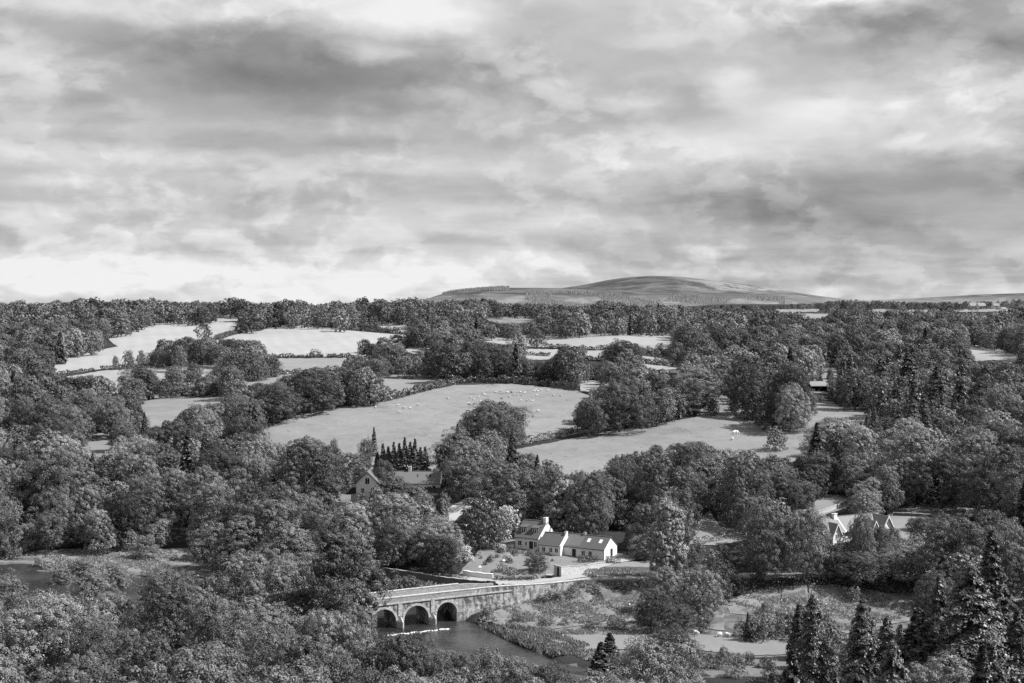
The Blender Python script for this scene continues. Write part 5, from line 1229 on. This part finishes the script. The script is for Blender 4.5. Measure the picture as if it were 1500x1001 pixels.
# long wing with skylights
W3, D3, ev3, rg3 = 11.0, 6.4, 2.45, 4.6; l3 = corner(885, 822, W3)
h3 = house('cottage', 'long low cottage wing with two skylights and a white gable end', l3, RZ, W3, D3, ev3, rg3, M['white'], M['slate'], gable_right=.1)
MB().box(.02, W3-.02, -.04, -.003, -.6, ev3-.25).build('front_render', M['rendered'], h3)
for x in (5.9, 7.6): window(h3, (x, -.04, .8), .8, 1.0, 'f')
door(h3, (3.6, -.04, 0), .9, 2.0); window(h3, (W3, 3.6, .6), .9, 1.5, 'r', M['slate2'])
for x in (6.0, 8.9): on_slope(W3, D3, ev3, rg3, x, x+.75, .42, .72).build('skylight', M['metal'], h3)
on_slope(W3, D3, ev3, rg3, -.1, 4.9, .0, .99, .03, .215).build('roof_patch', M['slate2'], h3)
chimney(h3, 4.6, D3/2, rg3-.2, rg3+.5, .6, .5, M['rubble'])
MB().box(W3-.12, W3-.02, -.2, -.1, -.4, ev3).build('downpipe', M['dark'], h3)
# long house behind the dark tree
p = p2g(520, 724); k = 0
g1 = house('house', 'long house with white gable window and long slate roof among trees', (p[0]+4.6, p[1]+3.0, p[2]), R(-3), 18.5, 7.5, 2.6, 5.3, M['white'], M['slate2'], gable_right=.1)
gw = MB().extrude([(-4.2, -1.5), (1.9, -1.5), (1.9, 2.9), (-1.15, 5.9), (-4.2, 2.9)], 'y', -2.6, 4.0).build('gable_wing', M['white'], g1)
for a, b in ((-4.65, -1.15), (2.35, -1.15)):
    zz = 2.9-.45*(3.0/3.05)
    MB().poly(slope_slab([(a, -3.0, zz+.05), (a, 4.3, zz+.05), (b, 4.3, 5.95), (b, -3.0, 5.95)], .16), BOXF).build('wing_roof', M['slate2'], g1)
window(g1, (-1.15, -2.6, 2.7), 1.1, 1.6, 'f'); window(g1, (-2.4, -2.6, .3), .8, 1.2, 'f'); window(g1, (.3, -2.6, .3), .9, 1.3, 'f')
chimney(g1, 1.9, 3.75, 4.6, 6.1, .8, .7); chimney(g1, 9.7, 3.75, 4.6, 6.6, .8, .7)
for x in (11.8, 14.3, 15.3): on_slope(18.5, 7.5, 2.6, 5.3, x, x+.4, .5, .72).build('skylight', M['dark'], g1)
for x in (13.0, 15.5): window(g1, (x, 0, .6), 1.1, 1.2, 'f')
for x in (12.2, 16.8): door(g1, (x, 0, 0), .9, 2.0)
MB().poly(slope_slab([(18.5, -.3, 2.42), (18.75, -.3, 2.42), (18.75, 3.75, 5.4), (18.5, 3.75, 5.4)], .24), BOXF).build('bargeboard', M['trim'], g1)
# gabled lodge
p = p2g(1216, 798)
W4, D4, ev4, rg4 = 17.5, 7.0, 2.7, 5.6
lg = house('lodge', 'lodge with grey roof, white bargeboard gables and white chimney', (p[0], p[1], p[2]), R(28), W4, D4, ev4, rg4, M['white'], M['lodge_slate'], over=.4)
chimney(lg, 3.9, D4/2-.4, rg4-.9, rg4+.9, .95, .9)
def gablet(x, w, zb, zt, y0, y1):
    wv_ = MB().extrude([(x-w/2, -1.2), (x+w/2, -1.2), (x+w/2, zb), (x, zt), (x-w/2, zb)], 'y', y0, y1).build('gable', M['white'], lg)
    for sg in (-1, 1):
        MB().poly(slope_slab([(x+sg*(w/2+.35), y0-.35, zb-.35*(zt-zb)/(w/2)), (x+sg*(w/2+.35), y1, zb-.35*(zt-zb)/(w/2)), (x, y1, zt+.04), (x, y0-.35, zt+.04)], .15), BOXF).build('gable_roof', M['lodge_slate'], lg)
        a = np.array((x+sg*(w/2+.4), zb-.4*(zt-zb)/(w/2)-.05)); b = np.array((x, zt+.2)); d = np.array((0, -.36))
        MB().poly([(q[0], yy, q[1]) for yy in (y0-.46, y0-.36) for q in (a, b, b+d, a+d)], [(0, 1, 2, 3), (7, 6, 5, 4)]+[(i, (i+1) % 4, 4+(i+1) % 4, 4+i) for i in range(4)]).build('bargeboard', M['trim'], lg)
    window(lg, (x, y0, max(.8, zb-1.2)), min(.9, w*.3), 1.1, 'f')
gablet(1.5, 2.4, 2.5, 4.8, -.7, 3.0); gablet(13.2, 2.2, 2.6, 4.6, -.6, 3.0); gablet(16.0, 3.6, 2.9, 5.7, -1.8, 3.5)
MB().poly(slope_slab([(3.6+.9, -.4, 2.35), (3.6+1.15, -.4, 2.35), (3.6+1.15, 3.5, 5.7), (3.6+.9, 3.5, 5.7)], .22), BOXF).build('bargeboard', M['trim'], lg)
# open-fronted shed by the pasture
p = p2g(1188, 574)
shd = empty('shed', tuple(p), R(4)); tag(shd, 'open-fronted dark shed with a bright tin roof at the pasture edge', 'shed')
for x in (.1, 3.4, 6.7): MB().box(x, x+.2, .1, .3, -.8, 2.7).build('post', M['dark'], shd)
MB().box(0, 7, 4.6, 4.75, -.8, 2.9).build('back_wall', M['dark'], shd)
for x in (0, 6.9): MB().box(x, x+.1, .32, 4.6, -.8, 2.8).build('side_wall', M['dark'], shd)
MB().poly(slope_slab([(-.3, -.4, 2.72), (7.3, -.4, 2.72), (7.3, 5.2, 3.9), (-.3, 5.2, 3.9)], .1), BOXF).build('roof', M['tin'], shd)
MB().box(-.3, 7.3, -.52, -.42, 2.3, 2.78).build('fascia', M['trim'], shd)
# far farm
def barn(px, py, wpx, D, ev, rg, wm, rm, name, label, cat):
    p = p2g(px, py, 900); W = wpx*p[1]/FPX; e = house(name, label, (p[0], p[1], p[2]), R(6), W, D, ev, rg, wm, rm, cat, over=.5)
    for x in (W*.3, W*.7): window(e, (x, 0, ev*.3), 1.4, 1.4, 'f')
barn(1422, 452, 11, 12, 4.0, 8, M['rendered'], M['tin'], 'farm_barn', 'pale-roofed barn of the far farm, first of two joined', 'barn')
barn(1434, 452, 11, 12, 4.0, 8.4, M['rendered'], M['tin'], 'farm_barn', 'pale-roofed barn of the far farm, second of two joined', 'barn')
barn(1456, 451.5, 9, 10, 4.0, 7.5, M['rendered'], M['tin'], 'farm_barn', 'single pale-roofed barn standing apart at the far farm', 'barn')
barn(1440, 472, 7, 6, 3.2, 5.2, M['white'], M['tin'], 'far_house', 'small bright white house among trees on the plain', 'house')
barn(1468, 456, 7, 8, 3.0, 5.5, M['white'], M['tin'], 'far_house', 'low white house on the plain beside the far farm', 'house')
barn(1493, 453, 6, 8, 3.0, 5.5, M['white'], M['slate2'], 'far_house', 'white house at the edge of the plain past the far farm', 'house')

# ------------------------------------------------------------------ poles, tank, bench
def pole(px, py, h, label, arm=True):
    p = p2g(px, py); e = empty('utility_pole', tuple(p)); tag(e, label, 'pole')
    v, q = tube([(0, 0, -.6), (0, 0, h*.5), (0, 0, h)], [.16, .14, .11], 8); link_mesh('post', np_mesh('post', v, q, M['wood'], smooth=True), e)
    if arm:
        MB().box(-.9, .9, -.06, .06, h-.55, h-.42).build('crossarm', M['wood'], e)
        for x in (-.8, 0, .8): MB().box(x-.05, x+.05, -.05, .05, h-.417, h-.2).build('insulator', M['metal'], e)
pole(183, 652, 8.5, 'wooden pole above the bright clearing on the wooded slope')
pole(283, 803, 8.0, 'wooden pole beside the river meadow slope')
pole(1259, 602, 7.5, 'wooden pole standing in the cow pasture corner')
pole(338, 562, 6.5, 'thin pole in front of the bare-stemmed tree clump')
pole(1075, 515, 7.0, 'thin pole among the trees of the broad wood')
pole(738, 551, 7.0, 'thin pole among the thicket trees over the long hedge')
p = p2g(1460, 747); e = empty('garden_tank', tuple(p)); tag(e, 'pale box-shaped tank at the edge of the lodge lawn', 'tank')
MB().box(-.5, .5, -.5, .5, .25, 1.5).build('tank_body', M['metal'], e); MB().box(-.56, .56, -.56, .56, 1.503, 1.6).build('lid', M['trim'], e); MB().box(-.45, .45, -.45, .45, -.2, .247).build('plinth', M['white'], e)
p = p2g(806, 845); e = empty('garden_bench', tuple(p), R(-20)); tag(e, 'white garden bench beside the narrow door in the rubble wall', 'bench')
for z in (.62, .82, 1.02): MB().box(-.9, .9, .3, .35, z, z+.16).build('back_slat', M['trim'], e)
for y in (-.2, -.02, .16): MB().box(-.9, .9, y, y+.14, .42, .46).build('seat_slat', M['trim'], e)
for x in (-.85, .79):
    MB().box(x, x+.06, -.2, -.14, -.2, .417).build('leg', M['trim'], e); MB().box(x, x+.06, .36, .42, -.2, 1.2).build('leg', M['trim'], e)

# ------------------------------------------------------------------ animals
def skin_animal(nodes, edges, mat, sub=1):
    me = bpy.data.meshes.new('animal'); me.from_pydata([n[:3] for n in nodes], edges, []); o = bpy.data.objects.new('tmp', me); COL.objects.link(o)
    md = o.modifiers.new('s', 'SKIN'); md.use_smooth_shade = True
    for v, n in zip(me.skin_vertices[0].data, nodes): v.radius = (n[3], n[4] if len(n) > 4 else n[3])
    me.skin_vertices[0].data[0].use_root = True
    o.modifiers.new('u', 'SUBSURF').levels = sub
    dg = bpy.context.evaluated_depsgraph_get(); out = bpy.data.meshes.new_from_object(o.evaluated_get(dg)); bpy.data.objects.remove(o); out.materials.clear(); out.materials.append(mat); return out
def quadruped(L, sh, r, head, legr, mat):
    """nose along +x; head 'down' grazes, 'up' looks ahead"""
    n = [(0, 0, sh, r, r*1.05), (L*.28, 0, sh+.01, r*.95, r), (-L*.30, 0, sh+.02, r*.9, r*.95), (L*.44, 0, sh+.08, r*.55), (-L*.46, 0, sh, r*.5)]
    e = [(0, 1), (0, 2), (1, 3), (2, 4)]
    hd = [(L*.62, 0, sh*.72, r*.36), (L*.72, 0, sh*.35, r*.34), (L*.78, 0, sh*.14, r*.22)] if head == 'down' else [(L*.58, 0, sh*1.28, r*.38), (L*.68, 0, sh*1.42, r*.36), (L*.86, 0, sh*1.32, r*.24)]
    b = len(n); n += hd; e += [(3, b), (b, b+1), (b+1, b+2)]
    for sx, root in ((.30, 1), (-.32, 2)):
        for sy in (-1, 1):
            b = len(n); bend = -.05*L if sx < 0 else .02*L
            n += [(L*sx, sy*r*.55, sh*.62, r*.38), (L*sx+bend, sy*r*.55, sh*.30, legr*1.2), (L*sx, sy*r*.55, 0, legr)]; e += [(root, b), (b, b+1), (b+1, b+2)]
    b = len(n); n.append((-L*.56, 0, sh*.62, r*.14)); e.append((4, b))
    return skin_animal(n, e, mat)
SH = {('w', 'down'): quadruped(1.15, .58, .30, 'down', .055, M['sheepw']), ('w', 'up'): quadruped(1.15, .58, .30, 'up', .055, M['sheepw']), ('d', 'down'): quadruped(1.1, .56, .28, 'down', .055, M['sheepd'])}
sheep_px = [(50, 237), (215, 222), (258, 242), (305, 243), (222, 272), (362, 220), (578, 172), (745, 165), (770, 178), (805, 160), (850, 145), (835, 132), (730, 210), (820, 192), (930, 125), (965, 120), (1030, 160), (1065, 143), (1090, 148), (1112, 125), (1125, 150), (1145, 130), (1115, 185), (1160, 190), (1172, 183), (1200, 192), (1213, 118), (1225, 107), (1240, 120), (1232, 150), (1265, 112), (1312, 115), (1352, 150), (1405, 150), (1242, 264), (785, 235), (740, 212), (1015, 128), (1130, 138)]
r = random.Random(4)
def sheep(px, py, k, pose, label, group, sc=1.0, tmin=120):
    p = p2g(px, py, tmin); o = link_mesh('sheep', SH[(k, pose)], None, tuple(p+np.array((0, 0, .14)))); o.rotation_euler = (0, 0, r.uniform(0, 6.283)); o.scale = (sc,)*3
    tag(o, label, 'sheep', group)
for i, (a, b) in enumerate(sheep_px):
    pose = 'up' if i % 5 == 0 else 'down'
    place_ = 'by the hedgerow end of the sheep field' if a < 450 else 'in the middle of the sheep field' if a < 900 else 'under the long clipped hedge of the sheep field'
    lb = 'white sheep %s %s' % ('standing head up' if pose == 'up' else 'grazing', place_); sheep(540+a/5, 550+b/5+1, 'w', pose, lb, lb, .82)
for a, b in ((1045, 127), (975, 174)): sheep(540+a/5, 550+b/5+1, 'd', 'down', 'dark sheep grazing among the white flock under the long hedge', 'dark sheep of the flock', .82)
for px, py in ((1020, 932), (1054, 934), (1066, 935)): sheep(px, py, 'w', 'down', 'white sheep grazing along the far edge of the bright mown strip', 'sheep on the mown strip', 1.0)
for px, py in ((1474, 898), (1487, 894)): sheep(px, py, 'w', 'down', 'white sheep grazing in the open corner of meadow', 'sheep in the corner meadow', 1.1)
cw = link_mesh('cow', quadruped(2.0, .95, .42, 'down', .09, M['cow']), None, tuple(p2g(1077, 637)+np.array((0, 0, .14)))); cw.rotation_euler = (0, 0, R(20)); tag(cw, 'white cow grazing in the pasture under the oaks', 'cow')
cf = link_mesh('calf', quadruped(1.2, .62, .26, 'up', .06, M['cow']), None, tuple(p2g(1073, 645)+np.array((0, 0, .14)))); cf.rotation_euler = (0, 0, R(250)); tag(cf, 'white calf standing beside the grazing cow', 'calf')
